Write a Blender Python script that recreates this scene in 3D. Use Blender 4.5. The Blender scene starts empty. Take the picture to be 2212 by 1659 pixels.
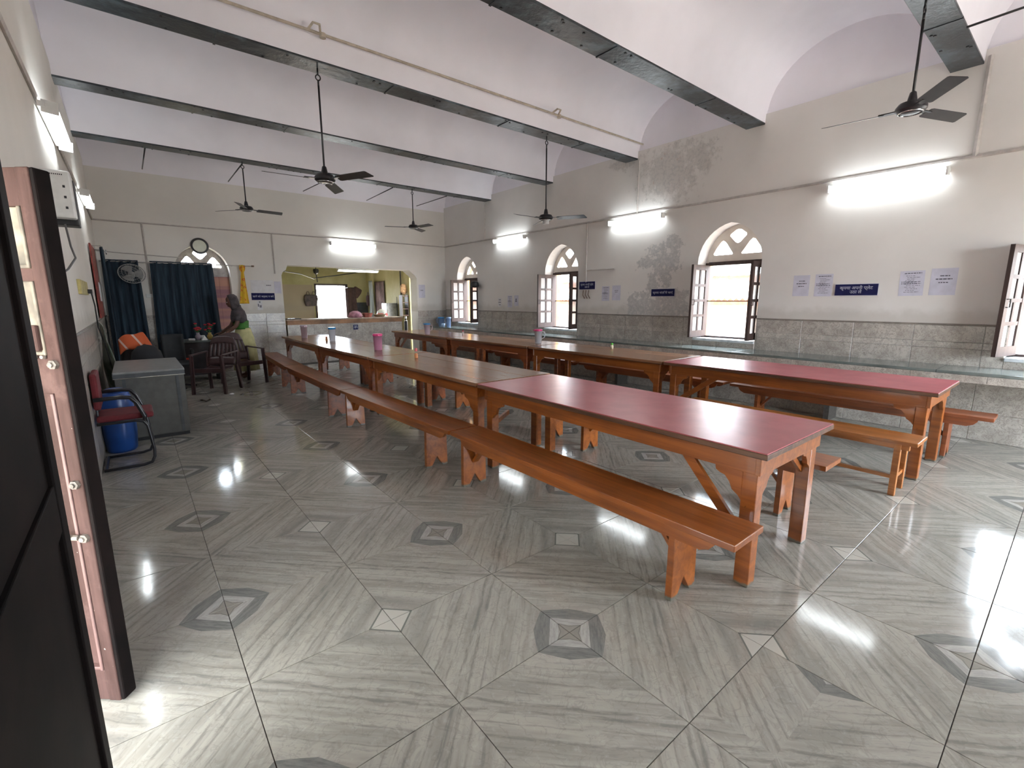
import bpy, bmesh, math, random
from mathutils import Vector, Matrix
R = random.Random(7)
PI = math.pi
SC = bpy.context.scene
COL = SC.collection
# ---------------------------------------------------------------- camera, world, sun, exposure
XR, XL, YB, YF = 6.963, -0.37, 11.547, -3.10      # inner faces of right, left, back, front walls
cam = bpy.data.cameras.new('camera'); cam.sensor_width = 36.0; cam.lens = 36 * 1002.4 / 2212
cam.clip_start = 0.02; cam.clip_end = 200
co = bpy.data.objects.new('camera', cam); COL.objects.link(co)
r_ = Vector((0.77657724, -0.63001928, -0.00187223)); u_ = Vector((0.11387406, 0.13743998, 0.98394255)); f_ = Vector((0.61964546, 0.76432059, -0.17847561))
co.matrix_world = Matrix(((r_.x, u_.x, -f_.x, 0), (r_.y, u_.y, -f_.y, 0), (r_.z, u_.z, -f_.z, 1.508), (0, 0, 0, 1)))
SC.camera = co
w = bpy.data.worlds.new('sky'); SC.world = w; w.use_nodes = True
wn = w.node_tree.nodes; bg = wn['Background']
bg.inputs[0].default_value = (0.80, 0.90, 1.0, 1); bg.inputs[1].default_value = 12.0
sun = bpy.data.lights.new('sun', 'SUN'); sun.energy = 6.0; sun.angle = 0.02; sun.color = (1.0, 0.93, 0.82)
so = bpy.data.objects.new('sun', sun); COL.objects.link(so)
so.rotation_euler = Vector((0.72, 0.30, -0.62)).to_track_quat('-Z', 'Y').to_euler(); so.location = (-5, 0, 12)
TUBE = 5.5
SC.view_settings.view_transform = 'Standard'; SC.view_settings.look = 'None'
SC.view_settings.gamma = 1.0; SC.view_settings.use_curve_mapping = False
SC.view_settings.exposure = 1.9
SC.cycles.use_denoising = True
SC.cycles.max_bounces = 10; SC.cycles.diffuse_bounces = 6; SC.cycles.glossy_bounces = 4; SC.cycles.transmission_bounces = 8
SC.cycles.sample_clamp_indirect = 6.0
SC.cycles.caustics_reflective = False; SC.cycles.caustics_refractive = False

# ---------------------------------------------------------------- mesh helpers
class MB:
    def __init__(s): s.v = []; s.f = []; s.m = []
    def add(s, vs, fs, mi=0):
        n = len(s.v); s.v += [tuple(v) for v in vs]; s.f += [tuple(n + i for i in f) for f in fs]; s.m += [mi] * len(fs); return s
    def box(s, x0, x1, y0, y1, z0, z1, mi=0):
        return s.add([(x0,y0,z0),(x1,y0,z0),(x1,y1,z0),(x0,y1,z0),(x0,y0,z1),(x1,y0,z1),(x1,y1,z1),(x0,y1,z1)],
                     [(0,3,2,1),(4,5,6,7),(0,1,5,4),(1,2,6,5),(2,3,7,6),(3,0,4,7)], mi)
    def prism(s, poly, a, b, axis='x', mi=0):
        """2-D polygon swept between a and b along axis; poly in the two other axes, in xyz order"""
        def P(p, t):
            return {'x': (t, p[0], p[1]), 'y': (p[0], t, p[1]), 'z': (p[0], p[1], t)}[axis]
        n = len(poly)
        ar = sum(poly[i][0] * poly[(i+1) % n][1] - poly[(i+1) % n][0] * poly[i][1] for i in range(n))
        if (ar < 0) != (axis == 'y'): poly = poly[::-1]
        if a > b: a, b = b, a
        vs = [P(p, a) for p in poly] + [P(p, b) for p in poly]
        fs = [tuple(range(n))[::-1], tuple(range(n, 2*n))] + [(i, (i+1) % n, n + (i+1) % n, n + i) for i in range(n)]
        return s.add(vs, fs, mi)
    def beam(s, p, q, w, h, up=(0,0,1), mi=0):
        p, q = Vector(p), Vector(q); d = (q - p).normalized(); u = Vector(up)
        if abs(d.dot(u)) > .99: u = Vector((0,1,0))
        a = d.cross(u).normalized() * w/2; b = a.cross(d).normalized() * h/2
        vs = [p-a-b, p+a-b, p+a+b, p-a+b, q-a-b, q+a-b, q+a+b, q-a+b]
        return s.add(vs, [(3,2,1,0),(4,5,6,7),(0,1,5,4),(1,2,6,5),(2,3,7,6),(3,0,4,7)], mi)
    def tube(s, pts, r, n=8, mi=0, cap=True):
        pts = [Vector(p) for p in pts]; rs = r if isinstance(r, (list, tuple)) else [r] * len(pts)
        rings = []; nrm = None
        for i, p in enumerate(pts):
            d = (pts[min(i+1, len(pts)-1)] - pts[max(i-1, 0)]).normalized()
            if nrm is None:
                nrm = d.orthogonal().normalized()
            nrm = (nrm - d * nrm.dot(d)).normalized()
            b = d.cross(nrm)
            rings.append([p + (nrm * math.cos(2*PI*k/n) + b * math.sin(2*PI*k/n)) * rs[i] for k in range(n)])
        base = len(s.v); vs = [v for rr in rings for v in rr]; fs = []
        for i in range(len(pts)-1):
            for k in range(n):
                fs.append((i*n+k, i*n+(k+1) % n, (i+1)*n+(k+1) % n, (i+1)*n+k))
        if cap: fs += [tuple(range(n))[::-1], tuple((len(pts)-1)*n + k for k in range(n))]
        return s.add(vs, fs, mi)
    def lathe(s, prof, n=20, c=(0,0,0), sx=1, sy=1, mi=0, caps=True):
        vs = []; fs = []
        for (r, z) in prof:
            for k in range(n):
                vs.append((c[0] + r*sx*math.cos(2*PI*k/n), c[1] + r*sy*math.sin(2*PI*k/n), c[2] + z))
        for i in range(len(prof)-1):
            for k in range(n):
                fs.append((i*n+k, i*n+(k+1) % n, (i+1)*n+(k+1) % n, (i+1)*n+k))
        if caps: fs += [tuple(range(n))[::-1], tuple((len(prof)-1)*n + k for k in range(n))]
        return s.add(vs, fs, mi)
    def grid(s, fn, nu, nv, mi=0):
        vs = [fn(i/nu, j/nv) for j in range(nv+1) for i in range(nu+1)]
        fs = [(j*(nu+1)+i, j*(nu+1)+i+1, (j+1)*(nu+1)+i+1, (j+1)*(nu+1)+i) for j in range(nv) for i in range(nu)]
        return s.add(vs, fs, mi)
    def xf(s, M, start=0):
        for i in range(start, len(s.v)): s.v[i] = tuple(M @ Vector(s.v[i]))
        return s
    def mesh(s, name, mats, smooth=False):
        me = bpy.data.meshes.new(name); me.from_pydata(s.v, [], s.f)
        for m in (mats if isinstance(mats, (list, tuple)) else [mats]): me.materials.append(m)
        for p, mi in zip(me.polygons, s.m): p.material_index = mi
        if smooth: me.polygons.foreach_set('use_smooth', [True] * len(me.polygons))
        me.update(); return me
    def build(s, name, mats, parent=None, smooth=False, bevel=0, solid=0, loc=None, auto=None):
        o = bpy.data.objects.new(name, s.mesh(name, mats, smooth or auto is not None)); COL.objects.link(o)
        if parent: o.parent = parent
        if loc: o.location = loc
        if auto is not None: o.data.set_sharp_from_angle(angle=math.radians(auto))
        if solid:
            m = o.modifiers.new('solid', 'SOLIDIFY'); m.thickness = solid; m.offset = 0
        if bevel:
            m = o.modifiers.new('bevel', 'BEVEL'); m.width = bevel; m.segments = 2; m.limit_method = 'ANGLE'; m.angle_limit = math.radians(40)
        return o

def link_mesh(name, me, parent=None, loc=(0,0,0)):
    o = bpy.data.objects.new(name, me); COL.objects.link(o); o.location = loc
    if parent: o.parent = parent
    return o
def thing(name, label, cat, loc=(0,0,0), rz=0, group=None):
    o = bpy.data.objects.new(name, None); COL.objects.link(o); o.empty_display_size = .1
    o.location = loc; o.rotation_euler = (0,0,rz); o['label'] = label; o['category'] = cat
    if group: o['group'] = group
    return o
def tag(o, label, cat, group=None, kind=None):
    o['label'] = label; o['category'] = cat
    if group: o['group'] = group
    if kind: o['kind'] = kind
    return o
def struct(o): o['kind'] = 'structure'; return o
def dup(root, loc, rz, label, group=None):
    r = root.copy(); COL.objects.link(r); r.location = loc; r.rotation_euler = (0,0,rz); r['label'] = label
    if group: r['group'] = group
    for ch in list(root.children):
        c = ch.copy(); COL.objects.link(c); c.parent = r
        for g in ch.children:
            d = g.copy(); COL.objects.link(d); d.parent = c
    return r

# ---------------------------------------------------------------- material helpers
def lin(r, g, b):
    f = lambda c: (c/255)/12.92 if c/255 <= .04045 else ((c/255+.055)/1.055)**2.4
    return (f(r), f(g), f(b), 1)
class NT:
    def __init__(s, name):
        s.mat = bpy.data.materials.new(name); s.mat.use_nodes = True; s.t = s.mat.node_tree; s.n = s.t.nodes
        s.b = s.n['Principled BSDF']
    def _in(s, sock, v):
        if v is None: return
        if isinstance(v, bpy.types.NodeSocket): s.t.links.new(v, sock)
        else:
            if sock.type == 'RGBA' and hasattr(v, '__len__') and len(v) == 3: v = (*v, 1)
            sock.default_value = v
    def math(s, op, a, b=None, c=None, clamp=False):
        n = s.n.new('ShaderNodeMath'); n.operation = op; n.use_clamp = clamp
        s._in(n.inputs[0], a); s._in(n.inputs[1], b); s._in(n.inputs[2], c); return n.outputs[0]
    def pos(s, obj=False):
        if obj: return s.n.new('ShaderNodeTexCoord').outputs['Object']
        return s.n.new('ShaderNodeNewGeometry').outputs['Position']
    def sep(s, v):
        n = s.n.new('ShaderNodeSeparateXYZ'); s._in(n.inputs[0], v); return n.outputs
    def comb(s, x, y, z):
        n = s.n.new('ShaderNodeCombineXYZ'); s._in(n.inputs[0], x); s._in(n.inputs[1], y); s._in(n.inputs[2], z); return n.outputs[0]
    def vscale(s, v, sc):
        n = s.n.new('ShaderNodeVectorMath'); n.operation = 'MULTIPLY'; s._in(n.inputs[0], v); n.inputs[1].default_value = sc; return n.outputs[0]
    def noise(s, v, scale, detail=3, rough=.55, dist=0):
        n = s.n.new('ShaderNodeTexNoise'); s._in(n.inputs['Vector'], v); n.inputs['Scale'].default_value = scale
        n.inputs['Detail'].default_value = detail; n.inputs['Roughness'].default_value = rough; n.inputs['Distortion'].default_value = dist
        return n.outputs[0]
    def ramp(s, v, a, b, smooth=True):
        n = s.n.new('ShaderNodeMapRange'); n.interpolation_type = 'SMOOTHSTEP' if smooth else 'LINEAR'
        s._in(n.inputs[0], v); n.inputs[1].default_value = a; n.inputs[2].default_value = b; return n.outputs[0]
    def mix(s, f, a, b):
        n = s.n.new('ShaderNodeMix'); n.data_type = 'RGBA'; s._in(n.inputs[0], f); s._in(n.inputs[6], a); s._in(n.inputs[7], b); return n.outputs[2]
    def bump(s, h, strength=.3, dist=.01):
        n = s.n.new('ShaderNodeBump'); n.inputs['Strength'].default_value = strength; n.inputs['Distance'].default_value = dist
        s._in(n.inputs['Height'], h); s.t.links.new(n.outputs[0], s.b.inputs['Normal'])
    def out(s, color=None, rough=None, metal=None, coat=None, spec=None, trans=None, alpha=None, sub=None):
        for k, v in (('Base Color', color), ('Roughness', rough), ('Metallic', metal), ('Coat Weight', coat), ('Specular IOR Level', spec), ('Transmission Weight', trans), ('Alpha', alpha)):
            if v is not None: s._in(s.b.inputs[k], v)
        return s.mat
def simple(name, col, rough=.5, metal=0, var=.12, scale=12, bump=0, coat=0, spec=.5, trans=0):
    t = NT(name); p = t.pos(True); n = t.noise(p, scale, 3)
    c2 = tuple(c * (1 - var * 2) for c in col[:3]); c1 = tuple(min(1, c * (1 + var * .6)) for c in col[:3])
    if bump: t.bump(t.noise(p, scale * 5, 3), bump, .004)
    return t.out(t.mix(t.ramp(n, .3, .7), c2, c1), rough, metal, coat, spec, trans)

# floor tiles: printed veins run in nested squares round every second grout crossing
def floor_mat(name, shift=None):
    t = NT(name); p = t.pos(); x, y, z = t.sep(p)
    ox, oy, s = 0.8002, 1.3105, 0.6
    if shift: ox, oy = shift
    u = t.math('DIVIDE', t.math('SUBTRACT', x, ox), s); v = t.math('DIVIDE', t.math('SUBTRACT', y, oy), s)
    a = t.math('ADD', u, v); b = t.math('SUBTRACT', u, v)
    fa = t.math('FLOOR', t.math('MULTIPLY', a, .5)); fb = t.math('FLOOR', t.math('MULTIPLY', b, .5))
    par = t.math('ABSOLUTE', t.math('MODULO', t.math('SUBTRACT', fa, fb), 2))      # 0 = P, 1 = Q
    la = t.math('SUBTRACT', t.math('SUBTRACT', a, t.math('MULTIPLY', fa, 2)), 1); lb = t.math('SUBTRACT', t.math('SUBTRACT', b, t.math('MULTIPLY', fb, 2)), 1)
    aa = t.math('ABSOLUTE', la); ab = t.math('ABSOLUTE', lb)
    d = t.math('MAXIMUM', aa, ab); al0 = t.math('MINIMUM', aa, ab)
    side = t.math('GREATER_THAN', aa, ab)
    along = t.math('ADD', t.math('MULTIPLY', side, lb), t.math('MULTIPLY', t.math('SUBTRACT', 1, side), la))
    sgn = t.math('SIGN', t.math('ADD', t.math('MULTIPLY', side, la), t.math('MULTIPLY', t.math('SUBTRACT', 1, side), lb)))
    seed = t.math('ADD', t.math('ADD', t.math('MULTIPLY', side, 3.7), t.math('MULTIPLY', sgn, 5.3)), t.math('MULTIPLY', par, 11.1))
    seed = t.math('ADD', seed, t.math('MULTIPLY', t.math('ADD', fa, t.math('MULTIPLY', fb, 1.7)), .35))
    wob = t.math('MULTIPLY', t.math('SUBTRACT', t.noise(t.comb(t.math('MULTIPLY', along, 1.3), t.math('MULTIPLY', d, 2.0), seed), 1.0, 2), .5), .10)
    dd = t.math('ADD', d, wob)
    n1 = t.noise(t.comb(t.math('MULTIPLY', along, 1.0), t.math('MULTIPLY', dd, 8), seed), 1.0, 3, .6)
    n2 = t.noise(t.comb(t.math('MULTIPLY', along, 5), t.math('MULTIPLY', dd, 30), seed), 1.0, 5, .72)
    n3 = t.noise(p, 34, 4, .7); n4 = t.noise(p, 11, 3, .6, 1.0)
    col = t.mix(t.ramp(n1, .33, .62), (.300, .283, .250), (.400, .378, .332))
    col = t.mix(t.math('MULTIPLY', t.ramp(n2, .50, .72), .50), col, (.215, .212, .205))
    col = t.mix(t.math('MULTIPLY', t.ramp(n3, .54, .72), .40), col, (.47, .455, .42))
    col = t.mix(t.math('MULTIPLY', t.ramp(t.math('ABSOLUTE', t.math('SUBTRACT', n4, .5)), .03, .0), .30), col, (.20, .19, .17))
    for (dk, wd_, am) in ((.955, .030, .55), (.83, .014, .42), (.70, .022, .45), (.52, .012, .38), (.61, .010, .25)):
        col = t.mix(t.math('MULTIPLY', t.math('MULTIPLY', t.ramp(t.math('ABSOLUTE', t.math('SUBTRACT', dd, dk)), wd_, wd_*.2), am), t.ramp(n2, .36, .56)), col, (.155, .150, .140))
    bow = t.math('MULTIPLY', t.math('SUBTRACT', 1, t.math('DIVIDE', al0, t.math('MAXIMUM', d, .01))), .065)
    P = t.math('SUBTRACT', 1, par)
    def band(lo, hi, b=None):
        h_ = t.math('LESS_THAN', d, hi if b is None else t.math('ADD', b, hi))
        return t.math('MULTIPLY', t.math('GREATER_THAN', d, lo), h_)
    cP = t.mix(t.ramp(n2, .35, .65), (.125, .130, .125), (.215, .215, .20))
    col = t.mix(t.math('MULTIPLY', t.math('MULTIPLY', P, band(.215, .325, bow)), .88), col, cP)
    col = t.mix(t.math('MULTIPLY', t.math('MULTIPLY', P, band(.12, .215)), .75), col, t.mix(t.ramp(n2, .4, .6), (.34, .335, .315), (.47, .46, .43)))
    core = t.math('LESS_THAN', t.math('ADD', d, t.math('MULTIPLY', bow, .45)), .125)
    col = t.mix(t.math('MULTIPLY', t.math('MULTIPLY', P, core), .75), col, (.24, .225, .195))
    xl = t.math('MULTIPLY', t.math('MULTIPLY', P, t.math('LESS_THAN', d, .20)), t.ramp(t.math('ABSOLUTE', t.math('SUBTRACT', d, t.math('SUBTRACT', .125, t.math('MULTIPLY', bow, .45)))), .010, .003))
    col = t.mix(t.math('MULTIPLY', xl, .7), col, (.15, .14, .125))
    Q = par
    col = t.mix(t.math('MULTIPLY', t.math('MULTIPLY', Q, t.ramp(t.math('ABSOLUTE', t.math('SUBTRACT', d, .34)), .12, .0)), .45), col, (.20, .195, .182))
    col = t.mix(t.math('MULTIPLY', Q, t.math('LESS_THAN', d, .185)), col, (.18, .18, .165))
    col = t.mix(t.math('MULTIPLY', Q, t.math('LESS_THAN', d, .165)), col, (.50, .48, .43))
    wave = t.noise(p, 1.7, 2); scr = t.noise(p, 9, 3)
    t.bump(t.math('ADD', wave, t.math('MULTIPLY', scr, .18)), .06, .02)
    return t.out(col, t.ramp(t.noise(p, 3.0, 3), .0, 1.6, False), spec=.55)
FM = floor_mat('floor_tile_glaze'); 
def _r(m, lo, hi):
    for l in list(m.node_tree.links):
        if l.to_socket.name == 'Roughness':
            l.from_node.inputs[3].default_value = lo; l.from_node.inputs[4].default_value = hi
_r(FM, .045, .22)
FM2 = floor_mat('floor_tile_glaze_cut', (2.11 - .6, .46)); _r(FM2, .045, .22)
GROUT = simple('grout', (.06, .05, .042), .9, scale=30)

# dado tiles
def dado_mat(name, c1, c2, vein):
    t = NT(name); p = t.pos()
    n1 = t.noise(p, 5.5, 4, .6, .8); n2 = t.noise(p, 17, 4, .65, 1.2); n3 = t.noise(t.vscale(p, (1, 1, .6)), 30, 2)
    col = t.mix(t.ramp(n1, .35, .65), c1, c2)
    col = t.mix(t.math('MULTIPLY', t.ramp(t.math('ABSOLUTE', t.math('SUBTRACT', n2, .5)), .045, .0), .75), col, vein)
    col = t.mix(t.math('MULTIPLY', t.ramp(n3, .62, .78), .35), col, (.46, .46, .43))
    return t.out(col, .28, spec=.45)
DADO = dado_mat('dado_tile_glaze', (.35, .315, .28), (.48, .44, .395), (.21, .18, .155))
DADOB = dado_mat('dado_border_glaze', (.39, .36, .32), (.52, .48, .43), (.23, .20, .18))

def ell(t, y, z, cy, cz, ry, rz):
    a = t.math('DIVIDE', t.math('SUBTRACT', y, cy), ry); b = t.math('DIVIDE', t.math('SUBTRACT', z, cz), rz)
    return t.math('SUBTRACT', 1, t.math('SQRT', t.math('ADD', t.math('MULTIPLY', a, a), t.math('MULTIPLY', b, b))))
def plaster(name, base, patches=(), axis=1, rough=.85):
    t = NT(name); p = t.pos(); x, y, z = t.sep(p); h = (x, y)[axis]
    n1 = t.noise(p, .8, 4); n2 = t.noise(p, 6, 4)
    lo = tuple(c * .93 for c in base); hi = tuple(min(1, c * 1.04) for c in base)
    col = t.mix(t.ramp(n1, .3, .7), lo, hi)
    # grime lifting off the dado line
    g = t.math('MULTIPLY', t.ramp(t.math('SUBTRACT', t.math('SUBTRACT', z, 1.24), t.math('MULTIPLY', n2, .22)), .10, -.06), t.math('GREATER_THAN', z, 1.2))
    col = t.mix(t.math('MULTIPLY', g, .35), col, (.34, .30, .25))
    for (kind, els) in patches:
        m = None
        for e in els:
            v = ell(t, h, z, *e); m = v if m is None else t.math('MAXIMUM', m, v)
        nn = t.noise(p, 4.5 if kind == 'peel' else 9, 8, .72)
        mm = t.math('ADD', m, t.math('MULTIPLY', t.math('SUBTRACT', nn, .52), 4.2 if kind == 'peel' else 3.0))
        f = t.ramp(mm, .0, .12 if kind == 'peel' else .5)
        inner = t.noise(p, 22, 4, .7)
        if kind == 'peel':
            pc = t.mix(t.ramp(inner, .42, .62), (.34, .34, .345), (.46, .45, .445))
            pc = t.mix(t.ramp(t.noise(p, 14, 2), .62, .66), pc, (.60, .56, .52))
            col = t.mix(t.math('MULTIPLY', f, .65), col, pc)
        else:
            pc = t.mix(t.ramp(inner, .45, .62), (.50, .47, .44), (.36, .345, .34))
            pc = t.mix(t.ramp(t.noise(p, 12, 3), .66, .70), pc, (.42, .27, .22))
            col = t.mix(t.math('MULTIPLY', f, .60), col, pc)
    t.bump(n2, .08, .01)
    return t.out(col, rough, spec=.3)
WALL_R = plaster('plaster_right', (.69, .66, .63), [
    ('peel', [(4.75, 1.30, .75, .30), (4.35, 1.45, .35, .20)]),
    ('peel', [(4.62, 2.08, .30, .36), (4.75, 1.72, .17, .14), (4.42, 2.35, .16, .22), (4.90, 2.12, .22, .12)]),
    ('damp', [(4.55, 3.55, .75, .55), (4.0, 3.62, .30, .30), (5.5, 3.85, .35, .16)])])
WALL = plaster('plaster_wall', (.72, .69, .645), axis=0)
CEIL = plaster('plaster_ceiling', (.84, .815, .86))
IRON = NT('painted_iron')
_p = IRON.pos(); _n = IRON.noise(_p, 3.0, 5, .65); _n2 = IRON.noise(_p, 16, 4)
IRON.bump(_n2, .5, .01)
IRON = IRON.out(IRON.mix(IRON.ramp(_n, .46, .70), (.018, .022, .026), (.085, .115, .135)), .34, .0, spec=.6)
BLACK = simple('black_metal', (.018, .016, .018), .38)
BLACKP = simple('black_plastic', (.012, .012, .014), .45)

def wood(name, dark, light, rough=.29, coat=.35, feet=False, scale=1.0, axis='y'):
    t = NT(name); p = t.pos(True)
    sv = {'y': (22, 1.1, 22), 'x': (1.1, 22, 22), 'z': (22, 22, 1.1)}[axis]
    g = t.noise(t.vscale(p, sv), scale, 4, .6, .4); b = t.noise(p, 2.2, 3)
    col = t.mix(t.ramp(g, .3, .7), dark, light)
    col = t.mix(t.math('MULTIPLY', t.ramp(b, .5, .75), .35), col, tuple(c * .45 for c in dark))
    sp = t.noise(p, 40, 2); col = t.mix(t.math('MULTIPLY', t.ramp(sp, .72, .76), .5), col, tuple(c * .3 for c in dark))
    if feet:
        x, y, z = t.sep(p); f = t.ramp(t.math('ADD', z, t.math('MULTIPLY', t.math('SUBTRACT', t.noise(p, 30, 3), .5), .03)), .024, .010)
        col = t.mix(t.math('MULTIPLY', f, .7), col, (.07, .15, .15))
    t.bump(g, .12, .003)
    return t.out(col, t.math('ADD', t.math('MULTIPLY', b, .07), rough), coat=coat)
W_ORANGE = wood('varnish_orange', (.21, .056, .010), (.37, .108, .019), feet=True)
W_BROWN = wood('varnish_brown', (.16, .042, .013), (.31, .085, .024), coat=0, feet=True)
W_TOP = wood('tabletop_brown', (.20, .095, .050), (.32, .165, .092), .19, 0)
W_EDGE = wood('edge_worn', (.06, .026, .013), (.16, .07, .035), .4, .1)
W_LIGHT = wood('varnish_light', (.30, .10, .022), (.50, .19, .05), .3, .25)
W_SHUT = wood('shutter_wood', (.030, .015, .012), (.062, .034, .028), .55, 0, axis='z')
LAM = NT('laminate_red'); _p = LAM.pos(True)
LAM = LAM.out(LAM.mix(LAM.ramp(LAM.noise(_p, 6, 4), .35, .65), (.40, .082, .10), (.46, .105, .125)), LAM.math('ADD', LAM.math('MULTIPLY', LAM.noise(_p, 4, 4), .05), .285), coat=0)

def emis(name, col, st):
    t = NT(name); t.b.inputs['Base Color'].default_value = (*col, 1); t.b.inputs['Emission Color'].default_value = (*col, 1); t.b.inputs['Emission Strength'].default_value = st
    return t.mat
TUBEM = emis('lit_tube', (.90, .97, 1.0), TUBE)
WHITE = simple('white_enamel', (.72, .72, .70), .35, var=.05)
GLASS = NT('window_glass'); GLASS = GLASS.out((.86, .84, .82), .35, trans=.45, spec=.5)
GLASS.node_tree.nodes['Principled BSDF'].inputs['IOR'].default_value = 1.02
PAPER = simple('paper_lilac', (.55, .54, .63), .8, var=.04)
PAPERW = simple('paper_white', (.66, .65, .66), .8, var=.04)
INK = simple('ink', (.09, .085, .11), .8)
NAVY = simple('sign_navy', (.016, .017, .075), .8, var=.08, spec=.15)
SIGNW = simple('sign_white', (.40, .42, .50), .5, var=.04)
SIGNE = simple('sign_edge', (.62, .62, .66), .5, var=.04)
STEEL = simple('steel', (.45, .45, .44), .3, 1.0)
CHROME = simple('chrome', (.7, .7, .7), .15, 1.0)

# ---------------------------------------------------------------- floor
fl = MB().box(XL-.5, XR+.45, YF-.4, YB+.5, -.20, -.004).build('floor', GROUT); struct(fl)
S = .6; GX0, GY0 = .8002, 1.3105
tm = {}
def tile_piece(x0, x1, y0, y1, mat):
    g = .0016; w_, h_ = x1-x0-2*g, y1-y0-2*g
    k = (round(w_, 4), round(h_, 4), mat.name)
    if k not in tm:
        b = .0012; m = MB()
        m.add([(0,0,-.01),(w_,0,-.01),(w_,h_,-.01),(0,h_,-.01),(0,0,-.0005),(w_,0,-.0005),(w_,h_,-.0005),(0,h_,-.0005),
               (b,b,0),(w_-b,b,0),(w_-b,h_-b,0),(b,h_-b,0)],
              [(0,1,5,4),(1,2,6,5),(2,3,7,6),(3,0,4,7),(4,5,9,8),(5,6,10,9),(6,7,11,10),(7,4,8,11),(8,9,10,11)])
        tm[k] = m.mesh('floor_tile', mat)
    return k, (x0+g, y0+g, 0)
i0 = math.floor((XL - GX0) / S); i1 = math.ceil((XR - GX0) / S); j1 = math.ceil((YB + .35 - GY0) / S)
rest = MB()
for j in range(math.floor((YF - GY0) / S), j1):
    for i in range(i0, i1):
        x0, x1 = max(XL, GX0 + i*S), min(XR, GX0 + (i+1)*S); y0, y1 = max(YF, GY0 + j*S), min(YB, GY0 + (j+1)*S)
        if x1 - x0 < .02 or y1 - y0 < .02: continue
        if j < -3:
            rest.box(x0+.0016, x1-.0016, y0+.0016, y1-.0016, -.01, 0); continue
        k, l = tile_piece(x0, x1, y0, y1, FM2 if (i, j) == (1, -2) else FM)
        link_mesh('floor_tile', tm[k], fl, l)
o = rest.build('floor_tile_field', FM, fl); o['kind'] = 'stuff'

# ---------------------------------------------------------------- walls
def arch(a, c, spring, rise, n=9):
    """pointed arch: list of (h, z) from left spring over the apex to right spring, centre c, half width a"""
    r = (a*a + rise*rise) / (2*a); pts = []
    for k in range(n+1):
        th = (k/n) * math.asin(min(1, rise/r)); pts.append((c - a + r - r*math.cos(th), spring + r*math.sin(th)))
    return pts + [(2*c - x, z) for x, z in pts[-2::-1]]
SILL, SPR, RISE, HW = .90, 2.06, .56, .48
ZT = 3.97
WC = [10.46, 6.98, 3.49, .02]                        # window centres on the right wall
def wall_with_windows(name, plane, sgn, lo, hi, cens, mat, axis, thick=.45, extra=()):
    """plane: coordinate of the inner face; sgn: direction outwards"""
    m = MB(); a, b = plane, plane + sgn*thick
    cuts = sorted([(c-HW, c+HW, 'w', c) for c in cens] + list(extra))
    def bx(h0, h1, z0, z1, p=a, q=b):
        (m.box(min(p,q), max(p,q), h0, h1, z0, z1) if axis == 'x' else m.box(h0, h1, min(p,q), max(p,q), z0, z1))
    cur = lo
    for c in cuts:
        bx(cur, c[0], -.2, ZT)
        if c[2] == 'w':
            bx(c[0], c[1], -.2, SILL)
            pts = arch(HW, c[3], SPR, RISE)
            m.prism([(c[1], ZT), (c[0], ZT)] + pts, a, b, axis)
        else:
            poly = c[3]                              # opening outline above floor
            m.prism([(c[1], ZT), (c[0], ZT)] + poly, a, b, axis)
        cur = c[1]
    bx(cur, hi, -.2, ZT)
    n0 = len(m.m); bx(lo, hi, ZT, 5.0, a + sgn*.03, b)
    m.m[n0:] = [1] * (len(m.m) - n0)
    o = m.build(name, [mat, CEIL]); return struct(o)
wr = wall_with_windows('wall_right', XR, 1, YF, YB, WC, WALL_R, 'x')
wl = wall_with_windows('wall_left', XL, -1, YF, YB, [], WALL, 'x', .35, [(.1, 2.50, 'd', [(.1, 2.06), (2.50, 2.06)])])
HX0, HX1 = 2.71, 6.07
wb = wall_with_windows('wall_back', YB, 1, XL-.35, XR+.45, [1.235], WALL, 'y', .38,
    [(HX0, HX1, 'd', [(HX0, 2.06), (HX0+.03, 2.13), (HX0+.10, 2.18), (HX0+.14, 2.285), (HX1-.22, 2.285), (HX1-.12, 2.20), (HX1-.07, 2.17), (HX1, 2.08)])])
wf = wall_with_windows('wall_front', YF, -1, XL-.35, XR+.45, [], WALL, 'y', .35,
    [(4.2, 6.0, 'd', [(4.2, 2.45), (6.0, 2.45)])])  # unseen front wall and doorway, added to let daylight in from behind

# ceiling: barrel vaults springing from iron beams
BY = [-1.06, 1.02, 3.13, 5.19, 7.25, 9.36]; BW = .255; ZB = 3.84
spans = []; prev = YF
for b in BY: spans.append((prev, b)); prev = b + BW
spans.append((prev, YB))
m = MB()
for (a, b) in spans:
    c, h = (a+b)/2, (b-a)/2
    def P(u, v, c=c, h=h):
        th = PI * (1-v); return (XL-.1 + u*(XR-XL+.2), c + h*math.cos(th)*1.0, ZB + .02 + .84*math.sin(th)**.85)
    n = 28
    m.grid(P, 1, n)
cl = m.build('ceiling', CEIL, smooth=True); struct(cl)
o = MB().box(XL-.4, XR+.5, YF-.4, YB+.5, 4.95, 5.1).build('roof_slab', CEIL, cl)
for k, b in enumerate(BY):
    m = MB().box(XL-.02, XR+.02, b, b+BW, ZB, ZB+.03).box(XL, XR, b+.10, b+.16, ZB+.03, ZB+.2)
    m.box(XL, XR, b, b+BW, ZB+.03, ZB+.06)
    bo = m.build('beam', IRON, cl, bevel=.004)
    for q in range(4):
        x = XL + .9 + q*1.75 + R.uniform(-.35, .35)
        MB().box(x, x+.02, b-.004, b+BW+.004, ZB-.006, ZB+.012).build('joint_plate', IRON, bo)
    rv = MB()
    for q in range(26):
        x = R.uniform(XL+.3, XR-.3); y = b + R.choice([.03, .05, BW-.05, BW-.03])
        rv.lathe([(.013, -.007), (.012, 0), (.008, .001)], 6, (x, y, ZB), mi=0)
    o = rv.build('rivets', BLACK, bo); o['kind'] = 'stuff'

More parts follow.
